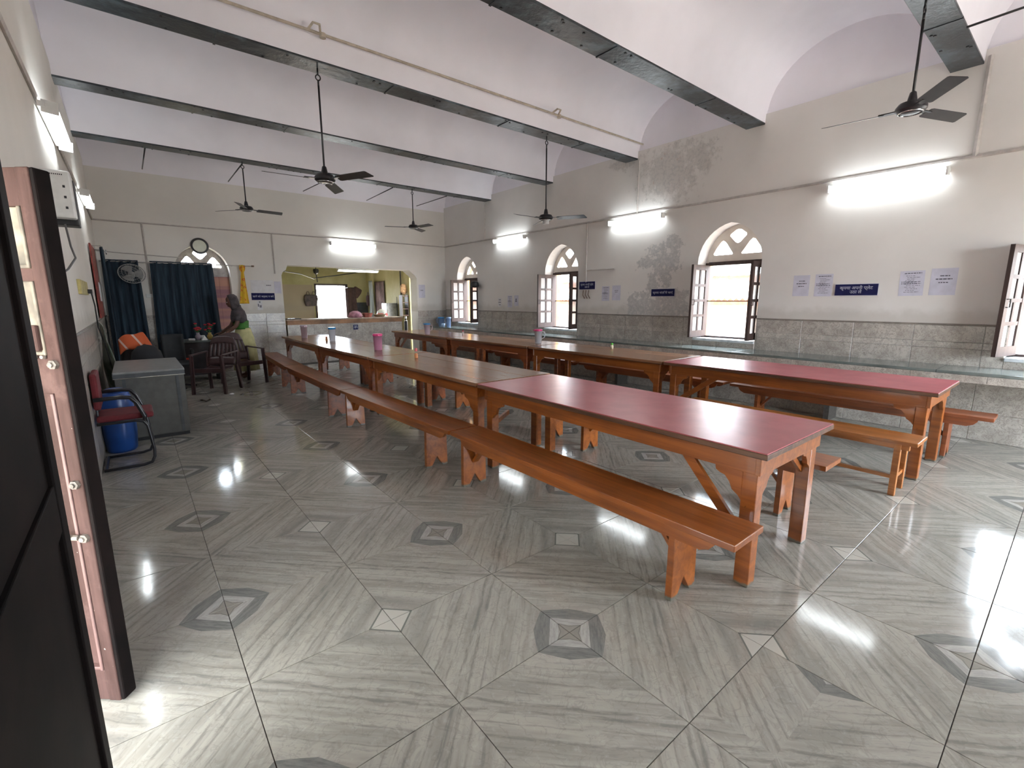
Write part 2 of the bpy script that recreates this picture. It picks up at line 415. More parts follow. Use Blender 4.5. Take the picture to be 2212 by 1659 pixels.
# pipes and conduits on the walls
COND = simple('painted_conduit', (.50, .46, .43), .6, var=.08)
def conduit(parent, p, q, w=.022):
    MB().beam(p, q, w, w, up=(.3, .4, .8)).build('conduit', COND, parent)
x = XR - .008
conduit(wr, (x, YF, 2.955), (x, YB, 2.955), .026)
for y_, z0, z1 in ((9.62, 2.96, 3.84), (6.28, 1.84, 2.95), (5.15, 2.96, 3.85), (.975, 2.96, 3.9)): conduit(wr, (x, y_, z0), (x, y_, z1), .03 if y_ < 1 else .018)
conduit(wr, (x, 6.28, 2.07), (x, 5.6, 2.07), .014)
y = YB - .008
conduit(wb, (XL, y, 2.95), (XR, y, 2.95), .02)
conduit(wb, (.34, y, 1.62), (.34, y, 2.94), .026); conduit(wb, (2.58, y, 2.09), (2.58, y, 2.93), .022)
conduit(wb, (XL, y, 2.40), (.95, y, 2.34), .012)
x = XL + .008
conduit(wl, (x, YF, 2.955), (x, YB, 2.955), .026)
tb = simple('ceiling_conduit', (.50, .43, .34), .6)
conduit2 = MB().tube([(XL, 5.10, 4.06), (XR, 5.10, 4.06)], .014, 8)
for xx in (1.62, 4.86): conduit2.tube([(xx, 5.10, 4.06), (xx+.03, 5.02, 4.10), (xx+.09, 5.02, 4.10), (xx+.12, 5.10, 4.06)], .012, 6).lathe([(.03, -.03), (.03, .01)], 12, (xx+.14, 5.10, 4.06))
conduit2.build('conduit', tb, cl)

# dado tiles
dm = {}
def dado(parent, plane, sgn, axis, h0, h1, rows, wd, holes=(), start=0.0):
    """tiles proud of a wall; sgn = direction into the room"""
    for (z0, z1, mat) in rows:
        k0 = math.floor((h0 - start) / wd)
        while start + k0*wd < h1:
            a, b = max(h0, start + k0*wd), min(h1, start + (k0+1)*wd); k0 += 1
            rects = [(a, b, z0, z1)]
            for (c0, c1, cz0, cz1) in holes:
                nr = []
                for (p, q, s_, t_) in rects:
                    if q <= c0 or p >= c1 or t_ <= cz0 or s_ >= cz1: nr.append((p, q, s_, t_)); continue
                    if p < c0: nr.append((p, c0, s_, t_))
                    if q > c1: nr.append((c1, q, s_, t_))
                    p2, q2 = max(p, c0), min(q, c1)
                    if s_ < cz0: nr.append((p2, q2, s_, cz0))
                    if t_ > cz1: nr.append((p2, q2, cz1, t_))
                rects = nr
            for (p, q, s_, t_) in rects:
                if q-p < .03 or t_-s_ < .015: continue
                g = .0015; th = .010; e = .003
                w_, h_ = q-p-2*g, t_-s_-2*g
                key = (round(w_, 3), round(h_, 3), axis, sgn, mat.name)
                if key not in dm:
                    vs = [(0,0,0),(w_,0,0),(w_,0,h_),(0,0,h_)]; fr = [(e,th,e),(w_-e,th,e),(w_-e,th,h_-e),(e,th,h_-e)]
                    pts = vs + [(vx, th*.7, vz) for vx, _, vz in vs] + fr
                    if axis == 'x': pts = [(sgn*v[1], v[0], v[2]) for v in pts]
                    else: pts = [(v[0], sgn*v[1], v[2]) for v in pts]
                    fs = [(4,5,9,8),(5,6,10,9),(6,7,11,10),(7,4,8,11),(8,9,10,11),(0,1,5,4),(1,2,6,5),(2,3,7,6),(3,0,4,7)]
                    if (axis == 'x') == (sgn < 0): pass
                    m = MB().add(pts, fs); me = m.mesh('wall_tile', mat)
                    bmx = bmesh.new(); bmx.from_mesh(me); bmesh.ops.recalc_face_normals(bmx, faces=bmx.faces); bmx.to_mesh(me); bmx.free()
                    dm[key] = me
                loc = (plane, p+g, s_+g) if axis == 'x' else (p+g, plane, s_+g)
                link_mesh('wall_tile', dm[key], parent, loc)
ROWS = [(0, .30, DADO), (.30, .60, DADO), (.60, .79, DADO), (.79, .975, DADO), (.975, 1.045, DADOB), (1.045, 1.225, DADO)]
wh = [(c-HW, c+HW, SILL, 3) for c in WC]
dado(wr, XR, -1, 'x', -1.2, YB, [ROWS[0], (.30, .62, DADO)] + ROWS[3:], .58, wh, .09)
dado(wb, YB, -1, 'y', XL, HX0, [(0, .40, DADO), (.40, .79, DADO)] + ROWS[3:], .58, [(1.235-HW, 1.235+HW, SILL, 3)])
dado(wb, YB, -1, 'y', HX1, XR, [(0, .40, DADO), (.40, .79, DADO)] + ROWS[3:], .58)
dado(wl, XL, 1, 'x', 2.55, YB, [(0, .40, DADO), (.40, .79, DADO)] + ROWS[3:], .45)
for nm, par, bx in (('dado_cap', wr, (XR-.014, XR+.001, -1.2, YB)), ('dado_cap', wl, (XL-.001, XL+.014, 2.55, YB))):
    segs = [(bx[2], bx[3])]
    if par is wr:
        segs = []; cur = bx[2]
        for c in sorted(WC): segs.append((cur, c-HW)); cur = c+HW
        segs.append((cur, bx[3]))
    m = MB()
    for s0, s1 in segs: m.box(bx[0], bx[1], s0, s1, 1.226, 1.243)
    m.build(nm, GROUT if 0 else simple('cap_strip', (.22, .19, .16), .5), par)

# ---------------------------------------------------------------- windows of the right wall
OCHRE = simple('ochre_limewash', (.62, .30, .08), .9, var=.15, scale=5)
REVEAL = simple('reveal_plaster', (.72, .66, .60), .85, var=.06, scale=4)
IRONB = simple('window_bar', (.03, .025, .025), .5)
def holes3(c):
    """tracery holes: two side spandrel lights and a kite at the top"""
    def tri(s):
        pts = [(-.02, 2.185), (-.30, 2.185), (-.315, 2.205), (-.27, 2.29), (-.20, 2.385), (-.165, 2.40), (-.12, 2.36), (-.045, 2.25), (-.01, 2.20)]
        pts = [(x - .055, z) for x, z in pts]
        return [(c + s*x, z) for x, z in pts]
    kite = [(c, 2.345), (c+.035, 2.36), (c+.125, 2.455), (c+.12, 2.48), (c+.04, 2.54), (c, 2.55), (c-.04, 2.54), (c-.12, 2.48), (c-.125, 2.455), (c-.035, 2.36)]
    return [tri(1), tri(-1), kite]
def tracery(parent, c, a, b, axis, mat):
    """slab between planes a and b filled in the arch above 2.06 with three true openings"""
    outer = arch(HW+.02, c, SPR, RISE+.02); outer = [(c-HW-.02, 2.04)] + outer + [(c+HW+.02, 2.04)]
    bmx = bmesh.new(); loops = [outer] + holes3(c); edges = []
    for lp in loops:
        vs = [bmx.verts.new((0, h, z)) for h, z in lp]
        for k in range(len(vs)): edges.append(bmx.edges.new((vs[k], vs[(k+1) % len(vs)])))
    bmesh.ops.triangle_fill(bmx, use_beauty=True, use_dissolve=False, edges=edges)
    # drop faces filled inside the holes
    def inside(pt, poly):
        r = False; n = len(poly)
        for i in range(n):
            (x1, y1), (x2, y2) = poly[i], poly[(i+1) % n]
            if (y1 > pt[1]) != (y2 > pt[1]) and pt[0] < (x2-x1)*(pt[1]-y1)/(y2-y1)+x1: r = not r
        return r
    kill = [f for f in bmx.faces if any(inside((f.calc_center_median().y, f.calc_center_median().z), h) for h in loops[1:])]
    bmesh.ops.delete(bmx, geom=kill, context='FACES')
    ret = bmesh.ops.extrude_face_region(bmx, geom=list(bmx.faces))
    for v in [g for g in ret['geom'] if isinstance(g, bmesh.types.BMVert)]: v.co.x = b - a
    bmesh.ops.recalc_face_normals(bmx, faces=bmx.faces)
    for v in bmx.verts:
        v.co = (a + v.co.x, v.co.y, v.co.z) if axis == 'x' else (v.co.y, a + v.co.x, v.co.z)
    me = bpy.data.meshes.new('tracery'); bmx.to_mesh(me); bmx.free(); me.materials.append(mat)
    return link_mesh('tracery', me, parent)
def shutter_meshes():
    """a glazed leaf .455 wide, 1.10 high, origin at the hinge foot, leaf along +x, thickness y"""
    W_, H_, T = .455, 1.11, .035
    m = MB().box(0, .075, -T/2, T/2, 0, H_).box(W_-.075, W_, -T/2, T/2, 0, H_).box(.075, W_-.075, -T/2, T/2, 0, .10).box(.075, W_-.075, -T/2, T/2, H_-.075, H_)
    m.box(W_/2-.020, W_/2+.020, -T/2+.004, T/2-.004, .10, H_-.075)
    hz = [.10 + (H_-.175)*k/4 for k in range(5)]
    for z in hz[1:4]: m.box(.075, W_-.075, -T/2+.003, T/2-.003, z-.020, z+.020)
    fr = m.mesh('shutter', W_SHUT)
    panes = []
    for k in range(4):
        for q in range(2):
            x0, x1 = (.075, W_/2-.020) if q == 0 else (W_/2+.020, W_-.075)
            panes.append(MB().box(x0, x1, -.0015, .0015, hz[k] + (.020 if k else 0), hz[k+1] - (.020 if k < 3 else 0)).mesh('pane', GLASS))
    hinge = MB().tube([(0, -.02, .15), (0, -.02, .23)], .008, 8).tube([(0, -.02, .85), (0, -.02, .93)], .008, 8).mesh('hinge', IRONB)
    handle = MB().tube([(W_-.03, .018, .50), (W_-.03, .045, .50), (W_-.03, .045, .58), (W_-.03, .018, .58)], .006, 6).mesh('handle', IRONB)
    return fr, panes, hinge, handle
SHM = shutter_meshes()
def place_shutter(parent, hinge_xy, ang, z=.925):
    s_ = link_mesh('shutter', SHM[0], parent, (*hinge_xy, z)); s_.rotation_euler.z = ang
    for pm in SHM[1]: link_mesh('pane', pm, s_)
    link_mesh('hinge', SHM[2], s_); link_mesh('handle', SHM[3], s_)
    return s_
for k, c in enumerate(WC):
    wn_ = bpy.data.objects.new('window_%d' % (k+1), None); COL.objects.link(wn_); struct(wn_)
    d = XR + .235
    # wooden frame
    m = MB().box(d, d+.07, c-HW, c-HW+.05, SILL, 2.075).box(d, d+.07, c+HW-.05, c+HW, SILL, 2.075).box(d, d+.07, c-HW+.05, c+HW-.05, 2.03, 2.085).box(d, d+.07, c-HW+.05, c+HW-.05, SILL, .935)
    m.build('frame', W_SHUT, wn_, bevel=.004)
    MB().box(d+.028, d+.042, c-HW+.05, c+HW-.05, 1.475, 1.49).build('guard_bar', IRONB, wn_)
    tracery(wn_, c, XR+.25, XR+.32, 'x', REVEAL)
    MB().box(XR-.03, XR+.235, c-HW+.002, c+HW-.002, SILL-.03, SILL+.008).build('sill', simple('sill_stone', (.55, .58, .60), .25), wn_, bevel=.005)
    # lime-washed outer jambs and arch
    m = MB(); pts = [(c-HW, SILL), (c-HW, SPR)] + arch(HW, c, SPR, RISE)[1:-1] + [(c+HW, SPR), (c+HW, SILL)]
    for (p, q) in zip(pts[:-1], pts[1:]):
        n_ = Vector((c, 1.9)) - Vector(((p[0]+q[0])/2, (p[1]+q[1])/2)); n_.normalize()
        e = .006
        m.prism([p, q, (q[0]+n_.x*e, q[1]+n_.y*e), (p[0]+n_.x*e, p[1]+n_.y*e)], XR+.325, XR+.46, 'x')
    m.build('outer_reveal', OCHRE, wn_)
    opn = {0: 93, 1: 94, 2: 90, 3: 104}[k]
    place_shutter(wn_, (d, c+HW-.045), PI + math.radians(90-opn))          # far leaf, swung into the room
    place_shutter(wn_, (d, c-HW+.045), PI + math.radians(-(90-opn) + {0: 0, 1: 0, 2: 2, 3: 0}[k]))

# arched opening of the back wall, boarded pink
wn5 = bpy.data.objects.new('window_5', None); COL.objects.link(wn5); struct(wn5)
tracery(wn5, 1.235, YB+.22, YB+.28, 'y', simple('tracery_grey', (.46, .42, .40), .85))
PINKB = NT('pink_board'); _p = PINKB.pos(); _x, _y, _z = PINKB.sep(_p)
PINKB = PINKB.out(PINKB.mix(PINKB.ramp(PINKB.noise(PINKB.comb(0, 0, _z), 4.5, 2), .42, .58), (.36, .17, .20), (.58, .30, .22)), .7)
for q in range(5):
    h = 2*HW/5; MB().box(1.235-HW+q*h+.001, 1.235-HW+(q+1)*h-.001, YB+.20, YB+.225, SILL, 2.04).build('board', PINKB, wn5, bevel=.002)
MB().box(1.235-HW, 1.235+HW, YB+.226, YB+.24, SILL, 2.05).build('backing', PINKB, wn5)
MB().box(1.235-HW, 1.235+HW, YB+.17, YB+.21, 2.00, 2.06).build('lintel_bar', simple('tracery_grey2', (.46, .42, .40), .85), wn5)

# ---------------------------------------------------------------- stone counter along the right wall
SLAB = NT('kota_slab'); _p = SLAB.pos()
SLAB = SLAB.out(SLAB.mix(SLAB.ramp(SLAB.noise(SLAB.vscale(_p, (3, .6, 1)), 4, 4), .35, .65), (.085, .105, .10), (.16, .185, .175)), .13, spec=.6)
ct = thing('stone_counter', 'long grey-green stone counter with tiled front under the arched windows', 'counter', (0, 0, 0))
CX = 6.36
yy = -1.2; k = 0
while yy < YB - .02:
    y2 = min(YB - .012, yy + 2.12)
    MB().box(CX, XR-.012, yy+.001, y2-.001, .765, .795).build('slab', SLAB, ct, bevel=.003); yy = y2; k += 1
MB().box(CX+.012, CX+.06, -1.2, YB-.012, .695, .765).build('apron_bed', GROUT, ct)
yy = -1.2
while yy < YB - .05:
    y2 = min(YB-.02, yy + .58); MB().box(CX+.002, CX+.012, yy+.0015, y2-.0015, .69, .764).build('apron_tile', DADO, ct); yy = y2
for yy in (-1.0, 1.9, 5.2, 8.6, 11.2):
    MB().box(CX+.30, XR-.012, yy, yy+.06, 0, .765).build('support', GROUT, ct)

# ---------------------------------------------------------------- tables
def corner_bracket(x0, z1, w_, h_, s):
    """ogee bracket under an apron; s=+1 grows to +h from x0"""
    pts = [(0, 0), (w_, 0), (w_*.96, -h_*.18), (w_*.80, -h_*.26), (w_*.62, -h_*.30), (w_*.45, -h_*.48), (w_*.34, -h_*.72), (w_*.12, -h_*.86), (0, -h_)]
    return [(x0 + s*p[0], z1 + p[1]) for p in pts]
def make_table(name, L, Wd, top, body, label, cat='table', brace=(True, True), H=.77, arch_style=True, diag='near'):
    """origin at near-left corner on the floor; table runs along +y, width +x"""
    t = thing(name, label, cat)
    if top == 'lam':
        MB().box(.004, Wd-.004, .004, L-.004, H-.006, H).build('laminate_top', LAM, t, bevel=.001)
        MB().box(0, Wd, 0, L, H-.036, H-.006).build('top_frame', W_EDGE, t, bevel=.004)
    else:
        n = 3
        for k in range(n):
            MB().box(Wd*k/n + .0012, Wd*(k+1)/n - .0012, 0, L, H-.032 - (k % 2)*.0008, H - (k % 2)*.0008).build('plank', W_TOP, t, bevel=.0025)
        MB().box(.01, Wd-.01, .012, L-.012, H-.040, H-.032).build('under_frame', W_EDGE, t)
    zt = H-.036 if top == 'lam' else H-.040
    ix, iy = .055, .05; lg = .078
    # aprons
    for x0 in (ix, Wd-ix-.028):
        MB().box(x0, x0+.028, iy, L-iy, zt-.105, zt).build('apron', body, t, bevel=.003)
    for y0 in (iy-.004, L-iy-.024):
        MB().box(ix-.004, Wd-ix+.004, y0, y0+.028, zt-.105, zt).build('end_apron', body, t, bevel=.003)
    for sx in (0, 1):
        for sy in (0, 1):
            x0 = ix+.004 if sx == 0 else Wd-ix-.004-lg; y0 = iy+.01 if sy == 0 else L-iy-.01-lg
            l = MB().box(x0, x0+lg, y0, y0+lg, 0, zt).build('leg', body, t, bevel=.005)
            bx0 = x0 + (.004 if sx == 0 else lg-.032)
            m = MB()
            m.prism(corner_bracket(y0 + (lg if sy == 0 else 0), zt-.104, .15, .16, 1 if sy == 0 else -1), bx0, bx0+.028, 'x')
            by = y0 + (.002 if sy == 0 else lg-.030)
            m.prism(corner_bracket(x0 + (lg if sx == 0 else 0), zt-.104, .12, .13, 1 if sx == 0 else -1), by, by+.028, 'y')
            m.build('bracket', body, t, bevel=.002)
    if L > 2.2:
        # middle pair of legs seen half way down the long sides
        for sx in (0, 1):
            pass
    if 'near' in diag:
        MB().beam((ix+.016, L*.20, zt-.05), (ix+.016, iy+.10, .30), .026, .055, up=(0, 1, 1)).build('brace', body, t, bevel=.002)
    if 'far' in diag:
        MB().beam((ix+.05, L-iy-.62, zt-.05), (ix+.05, L-iy-.09, .30), .026, .055, up=(0, 1, 1)).build('brace', body, t, bevel=.002)
    if 'end' in diag:
        MB().beam((Wd/2, iy+.06, zt-.02), (Wd-ix-.07, iy+.06, zt-.26), .03, .02, up=(0, 1, 0)).build('brace', body, t)
    if 'floor' in diag:
        MB().beam((ix+.05, .16, .20), (Wd-ix-.06, .55, .28), .03, .05).build('stretcher', body, t, bevel=.002)
    return t
def put(t, x, y, rz=0): t.location = (x, y, 0); t.rotation_euler.z = rz; return t
GT = 'long dining tables standing end to end in two rows'
def table_between(name, a, b, Wd, top, body, label, diag=''):
    L = math.dist(a, b) - .012; rz = -math.atan2(b[0]-a[0], b[1]-a[1])
    t = make_table(name, L, Wd, top, body, label, diag=diag); t['group'] = GT
    return put(t, a[0], a[1], rz)
table_between('dining_table', (2.31, .887), (2.325, 3.375), .91, 'lam', W_ORANGE, 'dining table with glossy red laminate top at the near end of the left row', 'near end')
table_between('dining_table', (2.33, 3.395), (2.345, 5.92), .92, 'wood', W_ORANGE, 'brown plank dining table touching the left red-topped one, orange shaker on it', 'floor')
table_between('dining_table', (2.345, 5.94), (2.325, 8.14), .92, 'wood', W_BROWN, 'brown plank dining table carrying the pink water jug', '')
table_between('dining_table', (2.345, 8.16), (2.37, 10.55), .92, 'wood', W_BROWN, 'last brown table of the left row, nearest the hatch, with blue-lidded jug', '')
table_between('dining_table', (4.912, .67), (4.912, 3.17), .93, 'lam', W_ORANGE, 'dining table with red laminate top at the near end of the right row', 'far')
table_between('dining_table', (4.912, 3.19), (4.90, 5.64), .92, 'wood', W_ORANGE, 'brown plank dining table with a green-capped shaker, second in the right row', '')
table_between('dining_table', (4.89, 5.66), (4.84, 8.05), .92, 'wood', W_BROWN, 'brown plank dining table carrying the clear jug with pink lid', '')
table_between('dining_table', (4.84, 8.09), (4.88, 10.7), .92, 'wood', W_BROWN, 'last brown table of the right row, with the pale pink blue-lidded jug', 'far')

# ---------------------------------------------------------------- benches
def make_bench(L, legs, body, label, Wd=.286, H=.45):
    t = thing('bench', label, 'bench')
    MB().box(0, Wd, 0, L, H-.034, H).build('seat', body, t, bevel=.004)
    for x0 in (.028, Wd-.028-.024):
        e = .10; r = .055
        pts = [(e, H-.034), (e+.005, H-.055), (e+.03, H-.085), (e+.075, H-.105), (L-e-.075, H-.105), (L-e-.03, H-.085), (L-e-.005, H-.055), (L-e, H-.034)]
        MB().prism(pts, x0, x0+.024, 'x').build('rail', body, t, bevel=.002)
    for k, ly in enumerate(legs):
        a, b = .031, Wd-.031
        z1 = H-.036; mid = (a+b)/2; hw = (b-a)/2
        pts = [(a, 0), (a+hw*.46, 0), (mid, .095), (b-hw*.46, 0), (b, 0), (b-.006, z1), (a+.006, z1)]
        MB().prism(pts, ly, ly+.036, 'y').build('leg', body, t, bevel=.003)
        s = 1 if k == 0 else -1
        y0 = ly+.036 if k == 0 else ly
        MB().beam((mid, y0 + s*.16, z1-.03), (mid, y0 + s*.005, z1-.21), .05, .022, up=(0, 1, 1)).build('brace', body, t)
    return t
GB = 'plank benches lined up along the tables'
def bench(a, b, legs_y, body, label, Wd=.286):
    L = math.dist(a, b) - .008; rz = -math.atan2(b[0]-a[0], b[1]-a[1])
    t = make_bench(L, [ly - a[1] for ly in legs_y], body, label, Wd); t['group'] = GB
    return put(t, a[0], a[1], rz)
bench((1.927, .836), (1.915, 3.176), (1.14, 3.03), W_ORANGE, 'nearest orange bench, in front of the left row red-topped table', .29)
bench((1.905, 3.182), (1.83, 5.52), (3.60, 5.44), W_ORANGE, 'second bench from the camera in the front left line, brown-orange')
bench((1.825, 5.53), (1.84, 8.23), (6.09, 7.98), W_BROWN, 'third bench from the camera in the front left line, brown')
bench((1.85, 8.24), (1.98, 10.58), (8.74, 10.2), W_BROWN, 'farthest bench of the front left line, next to the plastic chairs')
bench((3.345, .93), (3.345, 3.25), (1.19, 3.03), W_ORANGE, 'orange bench behind the left row red-topped table, its end showing past the table')
bench((3.36, 3.30), (3.36, 5.65), (3.55, 5.42), W_ORANGE, 'bench between the rows, far side of the second left row table')
bench((3.37, 5.72), (3.37, 8.15), (6.10, 7.95), W_BROWN, 'bench between the rows, far side of the pink jug table')
bench((3.38, 8.22), (3.38, 10.45), (8.4, 10.2), W_BROWN, 'bench between the rows, closest to the serving hatch')
bench((5.88, .41), (5.86, 2.80), (.70, 2.45), W_BROWN, 'bench between right row red-topped table and stone counter, end sticking out', .30)
bench((5.85, 2.87), (5.85, 5.42), (3.2, 5.0), W_BROWN, 'second bench from the camera beside the stone counter', .30)
bench((5.85, 5.55), (5.85, 7.95), (5.9, 7.6), W_BROWN, 'third bench from the camera beside the stone counter', .30)
bench((5.85, 8.05), (5.86, 10.5), (8.4, 10.1), W_BROWN, 'farthest bench beside the stone counter', .30)
t = thing('bench', 'light orange four-legged bench with thin legs at the near side of the right row', 'bench', (4.415, .668, 0), group=GB)
MB().box(0, .315, 0, 1.95, .42, .45).build('seat', W_LIGHT, t, bevel=.006)
MB().box(.03, .055, .05, 1.90, .375, .42).box(.26, .285, .05, 1.90, .375, .42).build('rail', W_LIGHT, t, bevel=.003)
for x0 in (.02, .25):
    for y0 in (.10, 1.80): MB().box(x0, x0+.042, y0, y0+.042, 0, .42).build('leg', W_LIGHT, t, bevel=.003)
MB().box(.03, .055, .14, 1.80, .135, .16).build('stretcher', W_LIGHT, t)
for y0 in (.11, 1.81): MB().box(.06, .25, y0, y0+.025, .135, .165).build('stretcher', W_LIGHT, t)

# ---------------------------------------------------------------- things on the tables
def plastic(name, col, tr=.75, rough=.15):
    t = NT(name); m = t.out(col, rough, trans=tr); t.b.inputs['IOR'].default_value = 1.15; return m
CLEAR = plastic('clear_plastic', (.80, .80, .84), .45, .35); PINKP = plastic('pink_plastic', (.80, .36, .52), .4, .35)
PALEPK = plastic('pale_pink_plastic', (.80, .62, .68), .4, .35); BLUEP = plastic('blue_plastic_clear', (.30, .42, .68), .35, .35)
LPINK = simple('lid_pink', (.75, .06, .22), .35); LBLUE = simple('lid_blue', (.03, .22, .50), .35)
def jug(x, y, z, bodym, lidm, label, h=.235, r=.062, rz=0.0, group='water jugs on the tables'):
    t = thing('water_jug', label, 'jug', (x, y, z), rz, group)
    MB().lathe([(r*.80, 0), (r*.84, .006), (r*.98, h*.9), (r, h*.9), (r*.97, h*.9), (r*.80, .012)], 24, caps=False).lathe([(0.001, .0), (r*.80, .0), (r*.80, .008), (.001, .008)], 24, caps=False).build('body', bodym, t, smooth=True)
    MB().lathe([(r*1.02, h*.86), (r*1.06, h*.87), (r*1.06, h*.97), (r*.95, h), (.01, h)], 24).prism([(r, -.018), (r+.025, 0), (r, .018)], h*.90, h*.97, 'z').build('lid', lidm, t, auto=40)
    MB().tube([(-r*.93, 0, h*.84), (-r-.040, 0, h*.82), (-r-.050, 0, h*.66), (-r-.038, 0, h*.42), (-r*.88, 0, h*.30)], .008, 8).build('handle', bodym, t, smooth=True)
    return t
ZT1 = .7705
jug(2.82, 6.67, ZT1, PINKP, LPINK, 'pink translucent water jug with pink lid on a left row table', .245, .068, -1.95)
jug(2.80, 8.66, ZT1, CLEAR, LBLUE, 'clear water jug with blue lid on the last left row table', .25, .064, -1.75)
jug(2.62, 9.78, ZT1, PALEPK, PALEPK, 'pale faded pink jug at the hatch end of the left row', .25, .062, -1.8)
jug(5.41, 5.95, ZT1, CLEAR, LPINK, 'clear water jug with pink lid and handle on the right row', .24, .066, 2.4)
jug(4.98, 9.08, ZT1, PALEPK, LBLUE, 'pale pink jug with blue lid at the far end of the right row', .24, .066, 2.4)
GJ = 'blue jugs at the far end of the stone counter'
jug(6.58, 11.20, .796, BLUEP, LBLUE, 'smoky blue jug with blue lid in the corner of the stone counter', .25, .085, 0, GJ)
jug(6.56, 10.78, .796, BLUEP, BLUEP, 'tall light blue jug on the stone counter by the corner window', .26, .062, 0, GJ)
m = thing('mug', 'small pale blue mug in front of the blue jugs on the counter', 'mug', (6.48, 10.92, .796))
MB().lathe([(.04, 0), (.048, .09), (.044, .09), (.037, .006), (.001, .006)], 18).build('cup', plastic('mug_blue', (.5, .65, .85), .3), m, smooth=True)
MB().tube([(-.045, 0, .075), (-.075, 0, .065), (-.07, 0, .03), (-.042, 0, .02)], .005, 6).build('handle', plastic('mug_blue2', (.5, .65, .85), .3), m, smooth=True)
def shaker(x, y, bodyc, capc, label, h=.085):
    t = thing('shaker', label, 'shaker', (x, y, ZT1), 0, 'spice shakers on the tables')
    MB().lathe([(.020, 0), (.022, .004), (.022, h*.55), (.014, h*.68), (.014, h*.72)], 16).build('bottle', simple('shaker_'+label[:6].strip(), bodyc, .35), t, auto=40)
    MB().lathe([(.017, h*.68), (.018, h*.72), (.017, h*.96), (.012, h)], 16).build('cap', simple('cap_'+label[:5].strip(), capc, .35), t, auto=40)
shaker(2.80, 5.42, (.65, .26, .10), (.65, .13, .13), 'shaker with orange body and red-pink cap on the second left row table')
shaker(2.72, 8.74, (.50, .22, .07), (.45, .13, .05), 'dark orange shaker beside the blue-lidded jug')
shaker(5.57, 8.57, (.70, .60, .55), (.75, .06, .10), 'white shaker with red cap on the right row')
shaker(5.65, 4.54, (.72, .62, .42), (.13, .62, .06), 'cream shaker with bright green cap on the right row')

# ---------------------------------------------------------------- tube lights
def tube_light(label, p, along, out, L=1.12, drop=-.02):
    """p = middle of the fitting on the wall; along, out = unit vectors"""
    t = thing('tube_light', label, 'light', p, 0, 'fluorescent tube lights on the walls')
    a, o_ = Vector(along), Vector(out); up = Vector((0, 0, 1))
    MB().beam(o_*.022 - a*L/2, o_*.022 + a*L/2, .045, .04).build('batten', WHITE, t, bevel=.003)
    tb_ = MB(); sec = [(.036*math.cos(2*PI*k/12), .040*math.sin(2*PI*k/12)) for k in range(12)]
    for e_ in (-1, 1): tb_.v += [tuple(o_*(.075+q[0]) + up*(drop+q[1]) + a*e_*(L/2-.03)) for q in sec]
    tb_.f = [(k, (k+1) % 12, 12+(k+1) % 12, 12+k) for k in range(12)] + [tuple(range(12))[::-1], tuple(range(12, 24))]; tb_.m = [0]*14
    tb_.build('tube', TUBEM, t, smooth=True)
    for s in (-1, 1):
        MB().beam(o_*.02 + up*(drop*.5) + a*s*(L/2-.012), o_*.115 + up*drop + a*s*(L/2-.012), .02, .085).build('end_cap', WHITE, t, bevel=.002)
    return t
for y_, z_, lb in ((8.60, 2.885, 'tube light on right wall between the two farthest arched windows'), (5.14, 2.87, 'tube light on right wall above the peeling plaster'), (1.705, 2.86, 'nearest and longest-looking tube light on right wall, right of the third arched window')):
    tube_light(lb, (XR-.012, y_, z_), (0, 1, 0), (-1, 0, 0))
tube_light('tube light on back wall above the serving hatch', (4.37, YB-.012, 2.84), (1, 0, 0), (0, -1, 0))
tube_light('tube light hanging inside the kitchen behind the hatch lintel', (4.70, YB+.52, 2.285), (1, 0, 0), (0, 1, 0), 1.08)
hw_ = [o_ for o_ in bpy.data.objects if o_.get('label') == 'tube light hanging inside the kitchen behind the hatch lintel'][0]
for q in (-.4, .4): MB().tube([(q, .02, .02), (q, .02, .465)], .006, 6).build('hanging_rod', BLACK, hw_)
tube_light('nearer tube light on the left wall above the door leaf', (XL+.012, 5.55, 2.91), (0, 1, 0), (1, 0, 0), 1.15)
tube_light('farther tube light on the left wall beyond the white unit', (XL+.012, 8.9, 2.89), (0, 1, 0), (1, 0, 0), 1.15)

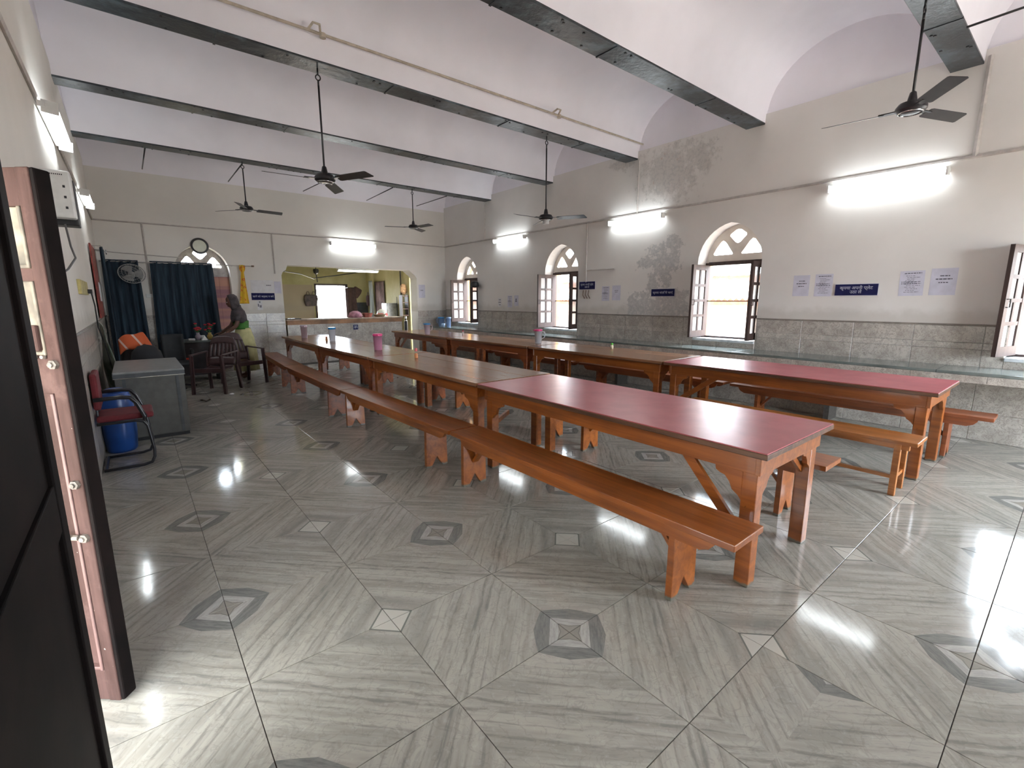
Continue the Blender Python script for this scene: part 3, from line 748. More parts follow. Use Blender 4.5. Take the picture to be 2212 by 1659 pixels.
# ---------------------------------------------------------------- ceiling fans
def fan(label, x, y, ztop, zhub, angs, lower=False):
    t = thing('ceiling_fan', label, 'fan', (x, y, 0), 0, 'dark ceiling fans hanging from the beams')
    MB().tube([(0, 0, ztop-.16), (0, 0, zhub+.07)], .010, 8).build('down_rod', BLACK, t, smooth=True)
    hk = MB().tube([(0, 0, ztop), (0, 0, ztop-.06)], .008, 6)
    ring = [(.024*math.sin(2*PI*k/12), 0, ztop-.088 + .026*math.cos(2*PI*k/12)) for k in range(12)]
    hk.tube(ring + ring[:1], .006, 6).tube([(0, 0, ztop-.11), (0, 0, ztop-.17)], .009, 6)
    hk.build('hook', BLACK, t, smooth=True)
    MB().lathe([(.010, .13), (.022, .12), (.032, .07), (.035, .045)], 16, (0, 0, zhub)).build('canopy', BLACK, t, auto=40)
    MB().lathe([(.035, .052), (.085, .040), (.105, .012), (.105, -.012), (.085, -.030), (.03, -.038)], 24, (0, 0, zhub)).build('motor', BLACK, t, auto=40)
    MB().lathe([(.082, -.028), (.088, -.033), (.078, -.037)], 24, (0, 0, zhub), caps=False).build('trim_ring', CHROME, t, smooth=True)
    if lower: MB().lathe([(.04, -.09), (.045, -.085), (.045, -.035)], 16, (0, 0, zhub)).build('switch_cup', simple('cup_grey', (.5, .5, .5), .3), t, auto=40)
    for a in angs:
        c, s = math.cos(math.radians(a)), math.sin(math.radians(a)); tilt = .13
        def P(r, w_, dz): # twist: width direction tilts
            return (c*r - s*w_, s*r + c*w_, zhub + dz - w_*tilt*2 - .01)
        out = [(.17, -.040), (.19, -.050), (.57, -.056), (.585, -.048), (.61, .046), (.60, .056), (.19, .054), (.17, .045)]
        n = len(out); vs = [P(r, w_, .002) for r, w_ in out] + [P(r, w_, -.002) for r, w_ in out]
        b = MB().add(vs, [tuple(range(n)), tuple(range(n, 2*n))[::-1]] + [(i, n+i, n+(i+1) % n, (i+1) % n) for i in range(n)]).build('blade', simple('blade_dark', (.03, .028, .03), .28), t)
        MB().beam((c*.08, s*.08, zhub-.005), (c*.21, s*.21, zhub-.008), .05, .008).build('blade_arm', BLACK, b)
    return t
fan('large dark ceiling fan over the left tables, hung from the middle beam', 1.76, 5.32, ZB, 2.775, (177, 57, -63))
fan('dark ceiling fan with round cup underneath, over the right row', 4.97, 5.32, ZB, 2.71, (180, 62, -58), True)
fan('small far ceiling fan over the desk corner', 1.76, 9.48, ZB, 3.07, (128, -112, 8))
fan('small far ceiling fan above the serving hatch', 4.95, 9.48, ZB, 3.06, (160, -80, 40))
fan('nearest ceiling fan at the upper right, seen from below', 5.125, 1.15, ZB, 3.035, (98, -22, -144))

# rods under the last bay
for (p, q, lb) in (((4.57, 9.6, 3.835), (4.77, 11.5, 3.90), 'thin dark tie rod over the right half of the hatch'), ((5.88, 9.6, 3.835), (6.12, 11.5, 3.93), 'thin dark tie rod nearest the right back corner'),
               ((1.78, 9.6, 3.83), (1.85, 11.5, 3.905), 'thin dark tie rod starting beside the far left fan'), ((.455, 9.6, 3.836), (.462, 11.5, 3.92), 'thin dark tie rod near the left back corner'),
               ((3.29, 9.6, 3.835), (3.305, 11.5, 3.915), 'short tie rod seen behind the large fan'), ((5.93, 1.02, 3.835), (5.80, -.85, 3.835), 'tie rod at the top right corner beyond the near fan')):
    tag(MB().tube([p, q], .010, 8).build('tie_rod', BLACK, smooth=True), lb, 'rod', 'iron tie rods under the vaults')

# ---------------------------------------------------------------- signs and papers
def text_mesh(body, size, align='CENTER', mat=SIGNW, depth=.0012, bold=0.0):
    c = bpy.data.curves.new('text', 'FONT'); c.body = body; c.size = size; c.align_x = align; c.align_y = 'CENTER'; c.extrude = depth; c.offset = bold; c.space_line = .95
    c.resolution_u = 2
    o = bpy.data.objects.new('text', c); COL.objects.link(o)
    me = bpy.data.meshes.new_from_object(o.evaluated_get(bpy.context.evaluated_depsgraph_get()))
    COL.objects.unlink(o); bpy.data.objects.remove(o); me.materials.clear(); me.materials.append(mat)
    return me
MR = Matrix(((0, 0, -1), (-1, 0, 0), (0, 1, 0))).to_4x4()      # text x -> -y, text y -> z, normal -> -x (right wall)
MBK = Matrix(((1, 0, 0), (0, 0, -1), (0, 1, 0))).to_4x4()      # back wall
def sign(label, p, w_, h_, lines, size, wall, base=NAVY, ink=SIGNW, edge=True, name='sign', cat='sign', th=.012, fit=None, group=None, dy=0):
    t = thing(name, label, cat, p, 0, group)
    M = MR if wall == 'r' else MBK
    def addp(nm, mb, mat, par=t):
        mb.xf(M); return mb.build(nm, mat, par)
    if edge: addp('edge_strip', MB().box(-w_/2-.006, w_/2+.006, -h_/2-.006, h_/2+.006, 0, th*.6), SIGNE)
    addp('panel', MB().box(-w_/2, w_/2, -h_/2, h_/2, 0, th), base)
    if lines:
        me = text_mesh(lines, size, mat=ink, bold=.0006 if base is NAVY else 0)
        xs = [v.co.x for v in me.vertices]; wd = max(xs) - min(xs); ys = [v.co.y for v in me.vertices]
        k = fit/wd if fit else 1; cy = (max(ys)+min(ys))/2
        me.transform(M @ Matrix.Translation((0, dy, th+.0008)) @ Matrix.Diagonal((k, k if not fit else min(k, (h_*(.78 if '\n' in lines else .46))/(max(ys)-min(ys))), 1, 1)) @ Matrix.Translation((-(max(xs)+min(xs))/2, -cy, 0)))
        link_mesh('lettering', me, t)
    return t
xw = XR - .001
sign('large navy sign with two lines of white Hindi lettering between the paper notices', (xw, 1.857, 1.622), .44, .135, 'कृपया अपनी प्लेट\nउठा लें', .06, 'r', fit=.34, dy=.004)
sign('navy sign with one line of Hindi lettering on the peeling plaster', (xw, 4.563, 1.622), .44, .12, 'कृपया शांति से खाएं', .06, 'r', fit=.38)
sign('navy sign with two lines of Hindi lettering beside the second window shutter', (xw, 6.25, 1.78), .40, .145, 'कृपया अपनी प्लेट\nउठा लें', .055, 'r', fit=.33)
sign('dark Hindi sign on the back wall left of the serving hatch', (2.30, YB-.001, 1.59), .46, .15, 'खाने को बर्बाद न करें', .06, 'b', fit=.42)
sign('small square navy sign on the tiled hatch counter', (4.45, 11.885, .825), .125, .125, 'कूपन\nयहाँ दें', .04, 'b', fit=.10)
def notice(label, p, w_, h_, wall, rows, mat=PAPER, tilt=0):
    t = thing('notice', label, 'notice', p, 0, 'paper notices stuck to the walls')
    M = MR if wall == 'r' else MBK
    M = M @ Matrix.Rotation(tilt, 4, 'Z')
    MB().box(-w_/2, w_/2, -h_/2, h_/2, 0, .0012).xf(M).build('sheet', mat, t)
    if rows:
        m = MB()
        for (y0, x0, x1, th) in rows: # printed lines as runs of short words
            x = x0
            while x < x1:
                l = R.uniform(.05, .16); m.box(w_*(x-.5), w_*(min(x+l, x1)-.5), h_*(.5-y0)-h_*th/2, h_*(.5-y0)+h_*th/2, .0012, .0018); x += l + .025
        m.xf(M).build('print', INK, t)
    return t
three = [(.28, .35, .72, .035), (.40, .20, .82, .04), (.53, .32, .68, .035)]
full = [(.10, .18, .88, .03)] + [(.20 + .065*k, .2 + .1*R.random(), .6 + .3*R.random(), .016) for k in range(11)] + [(.44, .08, .85, .024), (.51, .08, .88, .026)]
notice('lilac notice with three short lines, leftmost by the large navy sign', (xw, 2.475, 1.685), .195, .27, 'r', three)
notice('densely printed notice just left of the large navy sign', (xw, 2.215, 1.685), .20, .28, 'r', full)
notice('densely printed notice right of the large navy sign', (xw, 1.335, 1.685), .22, .28, 'r', full, tilt=.02)
notice('lilac notice with three lines nearest the right-hand window', (xw, 1.065, 1.695), .22, .29, 'r', three)
notice('printed notice left of a pair, right of the second window', (xw, 5.79, 1.62), .18, .27, 'r', full)
notice('plain lilac notice right of a pair, right of the second window', (xw, 5.54, 1.63), .19, .27, 'r', [(.35, .3, .7, .03), (.45, .35, .65, .03)])
notice('tiny notice with three lines between the two far windows', (xw, 9.05, 1.45), .13, .20, 'r', [(.2, .2, .8, .08), (.5, .1, .9, .08), (.8, .25, .75, .08)], PAPERW)
notice('tall printed notice between the two far windows', (xw, 8.66, 1.47), .17, .27, 'r', full)
notice('notice with a dark square print between the two far windows', (xw, 8.42, 1.49), .15, .24, 'r', [(.38, .3, .6, .12), (.55, .25, .65, .14)])
notice('white sheet on the back wall, upper left of three by the yellow cloth', (2.20, YB-.001, 1.81), .25, .26, 'b', [], PAPERW)
notice('white sheet with one dark line above the Hindi sign on the back wall', (2.43, YB-.001, 1.82), .20, .25, 'b', [(.45, .25, .75, .06)], PAPERW)
notice('lilac sheet beside the hatch opening on the back wall', (2.61, YB-.001, 1.79), .14, .26, 'b', [], PAPER)
notice('lilac notice on the back wall right of the hatch', (6.21, YB-.001, 1.74), .19, .35, 'b', [(.42, .3, .7, .04)], PAPER)
notice('small drawing of a figure stuck below the dark sign', (2.22, YB-.001, 1.40), .10, .20, 'b', [(.15, .35, .65, .14), (.5, .1, .3, .3), (.62, .4, .8, .26)], PAPERW)
tag(MB().lathe([(.001, 0), (.10, .01), (.115, .06), (.10, .13), (.05, .16), (.001, .165)], 14, (0, 0, 0), sx=1, sy=1).build('cap', BLACKP, None, smooth=True, loc=(6.80, 9.88, 1.81)), 'black cap hanging on the near shutter of the corner window', 'cap')
bpy.data.objects['cap'].scale = (1.05, .8, 1.5)
# rusty hooks under sign three
m = MB()
for k in range(3): m.tube([(XR-.012, 6.34-.07*k, 1.69), (XR-.03, 6.34-.07*k, 1.60), (XR-.02, 6.30-.07*k, 1.53)], .008, 6)
tag(m.build('hook_strip', simple('rust', (.12, .07, .05), .7)), 'rusty hooks below the navy sign by the second window', 'hooks')

# ---------------------------------------------------------------- serving hatch and kitchen
KG = NT('kitchen_paint'); _p = KG.pos(); _x, _y, _z = KG.sep(_p)
KG = KG.out(KG.mix(KG.ramp(KG.noise(_p, 1.2, 4), .35, .65), (.38, .34, .16), (.50, .46, .245)), .7)
KB = plaster('kitchen_lower', (.40, .33, .24))
hc = thing('serving_counter', 'tiled serving counter with worn wooden ledge in the kitchen hatch', 'counter', (0, 0, 0))
MB().box(HX0+.12, 5.76, 11.92, 12.36, 0, .93).build('core', GROUT, hc)
MB().box(HX0+.10, 5.80, 11.885, 12.42, 1.03, 1.06).build('ledge', simple('worn_ledge', (.42, .32, .24), .5, var=.2, scale=6), hc, bevel=.004)
MB().box(HX0+.12, 5.76, 11.905, 12.36, .93, 1.03).build('band', simple('band_wood', (.36, .19, .10), .6, var=.25, scale=3), hc, bevel=.002)
xx = HX0 + .12; 
while xx < 5.74:
    x2 = min(xx + .30, 5.76)
    for z0, z1 in ((0, .30), (.30, .62), (.62, .93)): MB().box(xx+.0015, x2-.0015, 11.908, 11.92, z0+.0015, z1-.0015).build('wall_tile', DADO, hc)
    xx = x2
MB().box(HX0, HX1, YB, YB+.42, -.01, .0).build('threshold', GROUT, fl)
k1 = struct(MB().box(2.0, 4.60, 15.5, 15.65, 0, 3.6).box(5.53, 6.7, 15.5, 15.65, 0, 3.6).box(4.60, 5.53, 15.5, 15.65, 1.99, 3.6).build('wall_kitchen_back', KG))
MB().box(3.0, 4.50, 15.46, 15.50, 0, 1.98).build('lower_coat', KB, k1)
struct(MB().box(6.25, 6.4, 12.35, 15.5, 0, 3.6).build('wall_kitchen_right', KG))
struct(MB().box(2.0, 2.15, YB+.38, 15.5, 0, 3.6).build('wall_kitchen_left', KG))
struct(MB().box(1.9, 6.9, YB+.38, 15.8, 2.75, 2.9).build('ceiling_kitchen', KG))
struct(MB().box(2.15, 6.25, YB+.38, 15.65, -.02, 0).build('floor_kitchen', simple('kitchen_floor', (.25, .22, .19), .4)))
DF = simple('door_frame_dark', (.06, .035, .03), .5)
MB().box(5.62, 6.24, 15.44, 15.50, 0, 1.43).build('dark_backsplash', simple('backsplash', (.035, .04, .055), .4), k1)
kd = thing('kitchen_doorway', 'open back door frame of the kitchen, bright daylight behind it', 'door frame')
MB().box(4.56, 4.61, 15.46, 15.66, 0, 2.0).box(5.52, 5.60, 15.46, 15.66, 0, 2.0).box(4.56, 5.60, 15.46, 15.66, 1.97, 2.02).build('frame', DF, kd)
WIRE = simple('wire', (.02, .02, .02), .5)
tag(MB().tube([(3.0, 12.5, 2.20), (3.6, 13.4, 2.20), (4.3, 14.6, 2.13), (4.64, 15.4, 2.20), (5.2, 15.2, 2.28), (5.9, 15.2, 2.40)], .014, 6).build('cable', WIRE), 'black cable sagging across the kitchen behind the hatch', 'cable')
kf = thing('kitchen_fan_mount', 'dark fan cup hanging from the kitchen ceiling', 'fan mount', (4.5, 15.0, 0))
MB().lathe([(.02, 2.28), (.07, 2.32), (.085, 2.40), (.07, 2.44)], 14).build('cup', BLACKP, kf, auto=40)
MB().tube([(0, 0, 2.44), (0, 0, 2.75)], .012, 6).tube([(0, 0, 2.28), (.02, 0, 2.05)], .014, 6).build('rod', BLACK, kf)
def cloth(fn, name, mat, label, cat, nu=16, nv=16, solid=.006, group=None, parent=None):
    o = MB().grid(fn, nu, nv).build(name, mat, parent, smooth=True, solid=solid)
    if label: tag(o, label, cat, group)
    return o
def bag(label, x, y, z, w_, h_, mat, handles=True, tilt=0.0):
    t = thing('hanging_bag', label, 'bag', (x, y, z))
    m = MB()
    pr = [(-w_*.40, -h_), (w_*.38, -h_*.96), (w_*.50, -h_*.35), (w_*.44, 0), (-w_*.42, 0), (-w_*.5, -h_*.4)]
    c, s = math.cos(tilt), math.sin(tilt); pr = [(c*a - s*b, s*a + c*b) for a, b in pr]
    m.prism(pr, -.05, .05, 'y'); m.build('sack', mat, t, bevel=.03)
    if handles:
        for q in (-.2, .2): MB().tube([(w_*(q-.12), -.02, -.01), (w_*(q-.04), -.02, .10), (w_*(q+.04), -.02, .10), (w_*(q+.12), -.02, -.01)], .008, 6).build('handle', mat, t)
    return t
bag('brown and black shopping bag hanging left of the kitchen back door', 4.40, 15.38, 1.68, .42, .36, simple('bag_brown', (.09, .06, .055), .6, var=.3))
bag('brown tray-like bag tilted on the kitchen wall', 5.92, 15.36, 1.90, .30, .34, simple('bag_maroon', (.115, .06, .05), .7), False, -.5)
bag('small dark red bag on the kitchen right wall corner', 6.12, 15.0, 1.66, .20, .34, simple('bag_red', (.10, .05, .05), .7))
def fold(x0, x1, y, z0, z1, amp, nf, flare=0.0, ph=0.0, axis='x'):
    def f(u, v):
        z = z1 + (z0-z1)*v; x = x0 + (x1-x0)*u; x += flare*v*(u-.5)*(x1-x0)
        d = amp*(.5+.5*v)*math.sin(u*nf*2*PI + ph + .6*math.sin(3*v)) + amp*.4*math.sin(u*nf*4.7+2*v)
        return (x, y + d, z) if axis == 'x' else (y + d, x, z)
    return f
cloth(fold(5.50, 5.76, 15.20, .95, 1.90, .03, 2, .3), 'curtain', simple('curtain_brown', (.10, .06, .055), .9), 'brown cloth hanging right of the kitchen back door', 'curtain')
kp = [o_ for o_ in bpy.data.objects if o_.get('label') == 'brown cloth hanging right of the kitchen back door'][0]
MB().tube([(5.50, 15.20, 1.90), (5.70, 15.20, 1.90)], .012, 8).tube([(5.52, 15.20, 1.90), (5.52, 15.5, 1.90)], .010, 6).build('rod', BLACK, kp)
cloth(fold(14.0, 14.70, 6.21, .9, 2.09, .012, 2, 0, 0, 'y'), 'curtain', simple('curtain_mauve', (.17, .11, .11), .9, var=.3, scale=3), 'mauve brown curtain over the doorway in the kitchen right wall', 'curtain')
cloth(fold(14.66, 14.95, 6.10, .95, 2.12, .03, 2, 0, 1, 'y'), 'curtain', plastic('sheet_grey', (.45, .50, .52), .2, .4), 'grey plastic sheet tied beside the mauve curtain', 'curtain')
st = thing('steel_cabinet', 'plain steel box standing on the kitchen counter', 'cabinet', (6.05, 13.3, 1.0))
MB().box(-.17, .17, -.17, .17, -1.0, .42).build('body', STEEL, st, bevel=.01); MB().box(-.15, .15, -.176, -.17, .03, .39).build('door', STEEL, st); MB().tube([(.15, -.20, .02), (.15, -.20, .60)], .008, 6).build('rod', BLACK, st)
tag(MB().tube([(6.21, 12.82, 1.33), (6.21, 12.82, 2.40)], .02, 8).build('drain_pipe', WIRE), 'black vertical pipe on the yellow-green kitchen wall', 'pipe')
sh = thing('plate_rack', 'dark wooden rack with shelves at the right edge of the hatch', 'shelf', (6.12, 12.52, 1.05))
MB().box(-.08, -.06, -.10, .10, 0, .60).box(.10, .12, -.10, .10, 0, .60).build('side', DF, sh)
for k in range(4): MB().box(-.06, .10, -.10, .10, .02 + .18*k, .035 + .18*k).build('shelf', simple('rack_shelf', (.18, .10, .09), .6), sh)
tag(MB().lathe([(.05, 0), (.11, .10), (.09, .25), (.05, .30)], 8, sy=.6).build('sack', simple('sack_orange', (.55, .33, .18), .7, var=.3, scale=20), None, smooth=True, loc=(6.16, 12.55, 1.66)), 'cream and orange cloth bundle on top of the plate rack', 'sack')
def bundle(name, mat, p, r, h, label, cat):
    m = MB().lathe([(.001, 0), (r, .0), (r*1.02, h*.3), (r*.8, h*.75), (r*.35, h), (.001, h)], 18)
    m.v = [(x*(1+.10*math.sin(5*math.atan2(y, x))), y*(1+.08*math.cos(4*math.atan2(y, x))), z) for x, y, z in m.v]
    return tag(m.build(name, mat, None, smooth=True, loc=p), label, cat)
bundle('cloth_bundle', simple('cloth_pink', (.42, .20, .26), .9, var=.2), (4.55, 12.10, 1.06), .17, .17, 'dusty pink cloth heap on the hatch ledge', 'cloth')
def basin(label, p, r, h, mat, name='basin'):
    t = thing(name, label, 'basin', p); MB().lathe([(.001, 0), (r*.7, 0), (r, h), (r*1.06, h), (r*.96, h*.97), (r*.66, .01), (.001, .01)], 22).build('bowl', mat, t, auto=50)
    return t
basin('red and cream plastic basin on the hatch ledge', (4.88, 12.14, 1.06), .15, .11, simple('basin_red', (.40, .13, .10), .4, var=.3, scale=5))
basin('wide cane basket next to the red basin on the ledge', (5.22, 12.14, 1.06), .17, .07, simple('cane', (.35, .24, .14), .6, var=.25, scale=40), 'basket')
pb = bundle('plastic_bag', simple('bag_white', (.72, .72, .66), .4, var=.2, scale=8), (5.50, 12.6, 1.0), .15, .26, 'white plastic bag with red and blue print on the kitchen counter', 'bag')
MB().lathe([(.154, .07), (.156, .11), (.135, .15)], 18, caps=False).build('printed_band', simple('bag_print', (.60, .12, .12), .4), pb, smooth=True)
tr = thing('knife_tray', 'black tray with a shiny knife at the left end of the hatch ledge', 'tray', (2.93, 12.0, 1.061))
MB().box(-.10, .22, -.10, .12, 0, .02).build('tray', BLACKP, tr, bevel=.005); MB().box(-.06, .10, -.03, .0, .02, .028).build('knife', CHROME, tr)
bt = thing('bottle', 'tall dark bottle with white cap standing at the right end of the hatch', 'bottle', (5.93, 12.02, .0))
MB().box(-.09, .09, -.07, .07, 0, .655).build('stand', simple('stand_grey', (.25, .23, .20), .7), bt, bevel=.01)
MB().lathe([(.045, .66), (.048, .68), (.046, .90), (.025, .97), (.022, 1.0)], 16).build('body', BLACKP, bt, auto=40); MB().lathe([(.03, 1.0), (.03, 1.06)], 12).build('cap', WHITE, bt); MB().lathe([(.048, .94), (.036, .95)], 16, caps=False).build('label_band', WHITE, bt)

# ---------------------------------------------------------------- back left corner
DEN = NT('curtain_navy'); _p = DEN.pos()
DEN = DEN.out(DEN.mix(DEN.ramp(DEN.noise(DEN.vscale(_p, (30, 30, 2)), 1, 3), .35, .7), (.007, .015, .027), (.018, .040, .060)), .85)
cr = thing('curtain_rod', 'long thin curtain rod across the back wall corner', 'curtain rod')
MB().tube([(XL+.02, YB-.14, 2.215), (2.10, YB-.14, 2.225)], .010, 8).build('rod', COND, cr, smooth=True)
MB().tube([(2.10, YB-.14, 2.225), (2.15, YB-.14, 2.225)], .018, 8).build('finial', simple('finial', (.25, .17, .12), .5), cr, smooth=True)
for xb in (.28, 1.75): MB().tube([(xb, YB-.14, 2.22), (xb, YB, 2.22)], .008, 6).build('rod_bracket', COND, cr)
def curtain(label, x0, x1, z0, nf, flare, ph=0):
    o = cloth(fold(x0, x1, YB-.14, z0, 2.25, .030, nf, flare, ph), 'curtain', DEN, label, 'curtain', 90, 20, .008, 'navy curtains in the back left corner')
    n = int(nf)
    for k in range(n):
        xx = x0 + (x1-x0)*(k+.5)/n; MB().tube([(xx-.03, YB-.178, 2.222), (xx+.03, YB-.178, 2.222)], .008, 6).build('eyelet', CHROME, o)
    return o
curtain('navy curtain left of the wall fan in the back corner', -.30, .20, .35, 5, .12)
curtain('wide navy curtain covering the arched window behind the desk', .38, 1.39, .30, 8, .10, 1.0)
o = o_left = cloth(fold(10.35, 11.1, XL+.10, .4, 2.38, .025, 4, 0, 0, 'y'), 'curtain', DEN, 'navy curtain with a steel ring on the left wall behind the red board', 'curtain', 50, 16, .008, 'navy curtains in the back left corner')
ring = [(XL+.16, 10.42 + .035*math.cos(2*PI*k/14), 2.30 + .035*math.sin(2*PI*k/14)) for k in range(15)]
MB().tube(ring, .007, 6).build('eyelet', CHROME, o, smooth=True)
def scarf(u, v):
    w_ = (.055 if v < .12 else .055 - .03*min(1, (v-.12)/.06)) if v < .2 else .025 + .065*(v-.2)/.8
    z = 2.24 - .80*v
    return (1.925 + (u-.5)*2*w_ - .02*v, YB-.14 + .012*math.sin(u*9) - .014*(1 if v < .05 else 0), z)
YEL = NT('yellow_cloth'); _p = YEL.pos()
YEL = YEL.out(YEL.mix(YEL.ramp(YEL.noise(_p, 18, 2), .55, .6), (.62, .38, .02), (.55, .16, .02)), .8)
cloth(scarf, 'scarf', YEL, 'yellow and orange cloth knotted on the end of the curtain rod', 'cloth', 10, 30, .006)
ck = thing('wall_clock', 'round wall clock with black rim over the arched window top', 'clock', (1.225, YB, 2.59))
f = MB().lathe([(.118, .0), (.155, .0), (.158, .02), (.152, .045), (.122, .05), (.118, .03)], 36, caps=False); f.xf(Matrix.Rotation(PI/2, 4, 'X')); f.build('rim', BLACKP, ck, auto=50)
f = MB().lathe([(.001, .0), (.12, .0), (.12, .02), (.001, .02)], 36); f.xf(Matrix.Rotation(PI/2, 4, 'X')); f.build('face', simple('clock_face', (.70, .72, .60), .25, var=.03), ck)
wf_ = thing('wall_fan', 'grey wall-mounted fan facing down beside the left navy curtain', 'fan', (.09, YB-.26, 2.0))
Mf = Matrix.Rotation(math.radians(62), 4, 'X') @ Matrix.Rotation(.12, 4, 'Y')
GREYF = simple('fan_grey', (.30, .30, .29), .4)
for rr in (.20, .15, .10, .05): MB().tube([(rr*math.cos(2*PI*k/24), rr*math.sin(2*PI*k/24), .05 if rr < .2 else .0) for k in range(25)], .004 if rr < .2 else .008, 6).xf(Mf).build('guard_ring', GREYF, wf_, smooth=True)
m = MB()
for k in range(28): a = 2*PI*k/28; m.tube([(.05*math.cos(a), .05*math.sin(a), .055), (.15*math.cos(a), .15*math.sin(a), .05), (.20*math.cos(a), .20*math.sin(a), 0), (.13*math.cos(a), .13*math.sin(a), -.06)], .002, 4)
m.xf(Mf).build('guard_wires', GREYF, wf_)
for k in range(3):
    a = 2*PI*k/3; MB().grid(lambda u, v, a=a: (math.cos(a + (u-.5)*1.3)*(.03+.14*v), math.sin(a + (u-.5)*1.3)*(.03+.14*v), .02*(u-.5)*2), 6, 3).xf(Mf).build('blade', GREYF, wf_, smooth=True, solid=.003)
MB().lathe([(.05, -.10), (.055, -.02), (.03, .03)], 16).xf(Mf).build('motor', GREYF, wf_, smooth=True)
MB().tube([(0, 0, -.02), (0, .12, -.10), (0, .255, -.12)], .014, 8).build('arm', GREYF, wf_)
sp = thing('switch_panel', 'white switch strip on the back wall between the curtains', 'switch', (.36, YB, 1.60))
MB().box(-.10, .10, -.03, 0, -.035, .035).build('plate', WHITE, sp, bevel=.004)
for k in range(4): MB().box(-.08+.045*k, -.055+.045*k, -.036, -.03, -.018, .018).build('switch', BLACKP if k == 3 else WHITE, sp)
MB().tube([(XL+.10, 10.30, 2.385), (XL+.10, 11.15, 2.385)], .010, 8).tube([(XL, 10.32, 2.385), (XL+.10, 10.32, 2.385)], .008, 6).tube([(XL, 11.13, 2.385), (XL+.10, 11.13, 2.385)], .008, 6).build('rod', COND, o_left, smooth=True)
# left wall items
REDB = simple('red_board', (.22, .030, .020), .6, var=.2)
rb = thing('red_board', 'narrow red board on the left wall with a white sheet clipped to it', 'board', (XL, 0, 0))
MB().box(.016, .035, 8.9, 9.9, 1.26, 2.30).build('panel', REDB, rb, bevel=.004)
MB().box(.036, .040, 9.40, 9.88, 1.50, 1.78).build('sheet', PAPERW, rb)
un = thing('white_unit', 'white slotted wall unit with black side, above the door leaf', 'wall unit', (XL, 4.25, 0))
MB().box(.02, .165, 0, .10, 2.035, 2.325).build('cover', WHITE, un, bevel=.012); MB().box(.0, .170, .10, .24, 2.0, 2.29).build('case', BLACKP, un, bevel=.006)
for k in range(3):
    for q in (.035, .12): MB().box(q, q+.012, -.002, .001, 2.09+.065*k, 2.105+.065*k).build('slot', BLACKP, un)
m = MB()
for k in range(9): m.box(.05+.009*k, .055+.009*k, -.002, .001, 2.295, 2.302)
m.build('vent', BLACKP, un)
tag(MB().tube([(XL+.10, 4.3, 2.0), (XL+.11, 4.3, 1.86), (XL+.13, 4.2, 1.78), (XL+.10, 4.0, 1.70), (XL+.05, 3.7, 1.62), (XL+.02, 3.3, 1.55)], .006, 6).build('cord', simple('cord_grey', (.12, .12, .12), .5), smooth=True), 'grey cord hanging from the white wall unit', 'cord')
yb_ = thing('socket_board', 'yellowed socket board with a black plug on the left wall', 'socket', (XL, 0, 0))
MB().box(0, .025, 6.1, 7.1, 1.57, 1.71).build('plate', simple('yellowed', (.50, .42, .16), .6, var=.2), yb_, bevel=.003); MB().box(.025, .06, 6.95, 7.1, 1.585, 1.63).build('plug', BLACKP, yb_)
tag(MB().tube([(XL+.05, 7.05, 1.59), (XL+.06, 7.1, 1.45), (XL+.05, 7.3, 1.2), (XL+.08, 7.6, .95), (XL+.10, 7.7, .70)], .007, 6).build('cord', WIRE, smooth=True), 'black cord running down from the socket board', 'cord')
GS = NT('green_sheet'); _p = GS.pos()
GS = GS.out(GS.mix(GS.ramp(GS.noise(_p, 4, 4, .6, 1.5), .4, .6), (.10, .13, .09), (.26, .27, .22)), .35)
def gsheet(u, v): return (XL + .03 + .16*u*(.4+.6*v) + .012*math.sin(9*v+4*u), 7.9 - .25*u, 1.25 - 1.05*v + .10*u*(1-v)*-1)
cloth(gsheet, 'plastic_sheet', GS, 'mottled green plastic sheet leaning on the left wall tiles', 'sheet', 8, 16, .006)

# chest freezer / metal counter box
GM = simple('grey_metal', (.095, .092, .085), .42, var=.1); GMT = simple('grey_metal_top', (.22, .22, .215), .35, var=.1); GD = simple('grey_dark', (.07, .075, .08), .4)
cb = thing('metal_cabinet', 'low grey metal chest cabinet beside the left wall', 'cabinet', (-.23, 6.33, 0), math.radians(0))
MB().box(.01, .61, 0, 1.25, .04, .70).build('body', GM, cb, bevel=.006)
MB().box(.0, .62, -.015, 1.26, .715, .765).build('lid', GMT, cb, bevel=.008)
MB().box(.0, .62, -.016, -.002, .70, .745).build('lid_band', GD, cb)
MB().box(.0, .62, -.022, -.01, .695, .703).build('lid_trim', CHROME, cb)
for x0 in (.07, .53): MB().box(x0, x0+.03, -.006, .0, .05, .69).build('stile', GD, cb)
MB().box(.02, .60, .02, 1.23, 0, .04).build('plinth', BLACKP, cb)
# chair behind the cabinet with an orange towel and black bags
oc = thing('office_chair', 'black rounded chair behind the grey cabinet, mostly hidden', 'chair', (.02, 8.45, 0))
CH = simple('chair_black', (.012, .013, .014), .7)
def backf(u, v):
    a = (u-.5)*2.2; return (.24*math.sin(a)*(1-.25*v*v), .12*math.cos(a)-.1, .42 + .56*v - .10*abs(u-.5)**2*4*v)
MB().grid(backf, 14, 10).build('backrest', CH, oc, smooth=True, solid=.05)
MB().lathe([(.22, .40), (.25, .42), (.25, .46), (.20, .48)], 20).build('seat', CH, oc, smooth=True)
MB().tube([(0, 0, .06), (0, 0, .40)], .025, 8).build('post', BLACK, oc)
for k in range(5): a = 2*PI*k/5; MB().tube([(0, 0, .08), (.26*math.cos(a), .26*math.sin(a), .04)], .016, 6).build('foot', BLACK, oc)
ORG = NT('orange_towel'); _p = ORG.pos(); _x, _y, _z = ORG.sep(_p)
st_ = ORG.math('GREATER_THAN', ORG.math('SINE', ORG.math('MULTIPLY', ORG.math('ADD', _x, ORG.math('MULTIPLY', _z, .6)), 34)), .90)
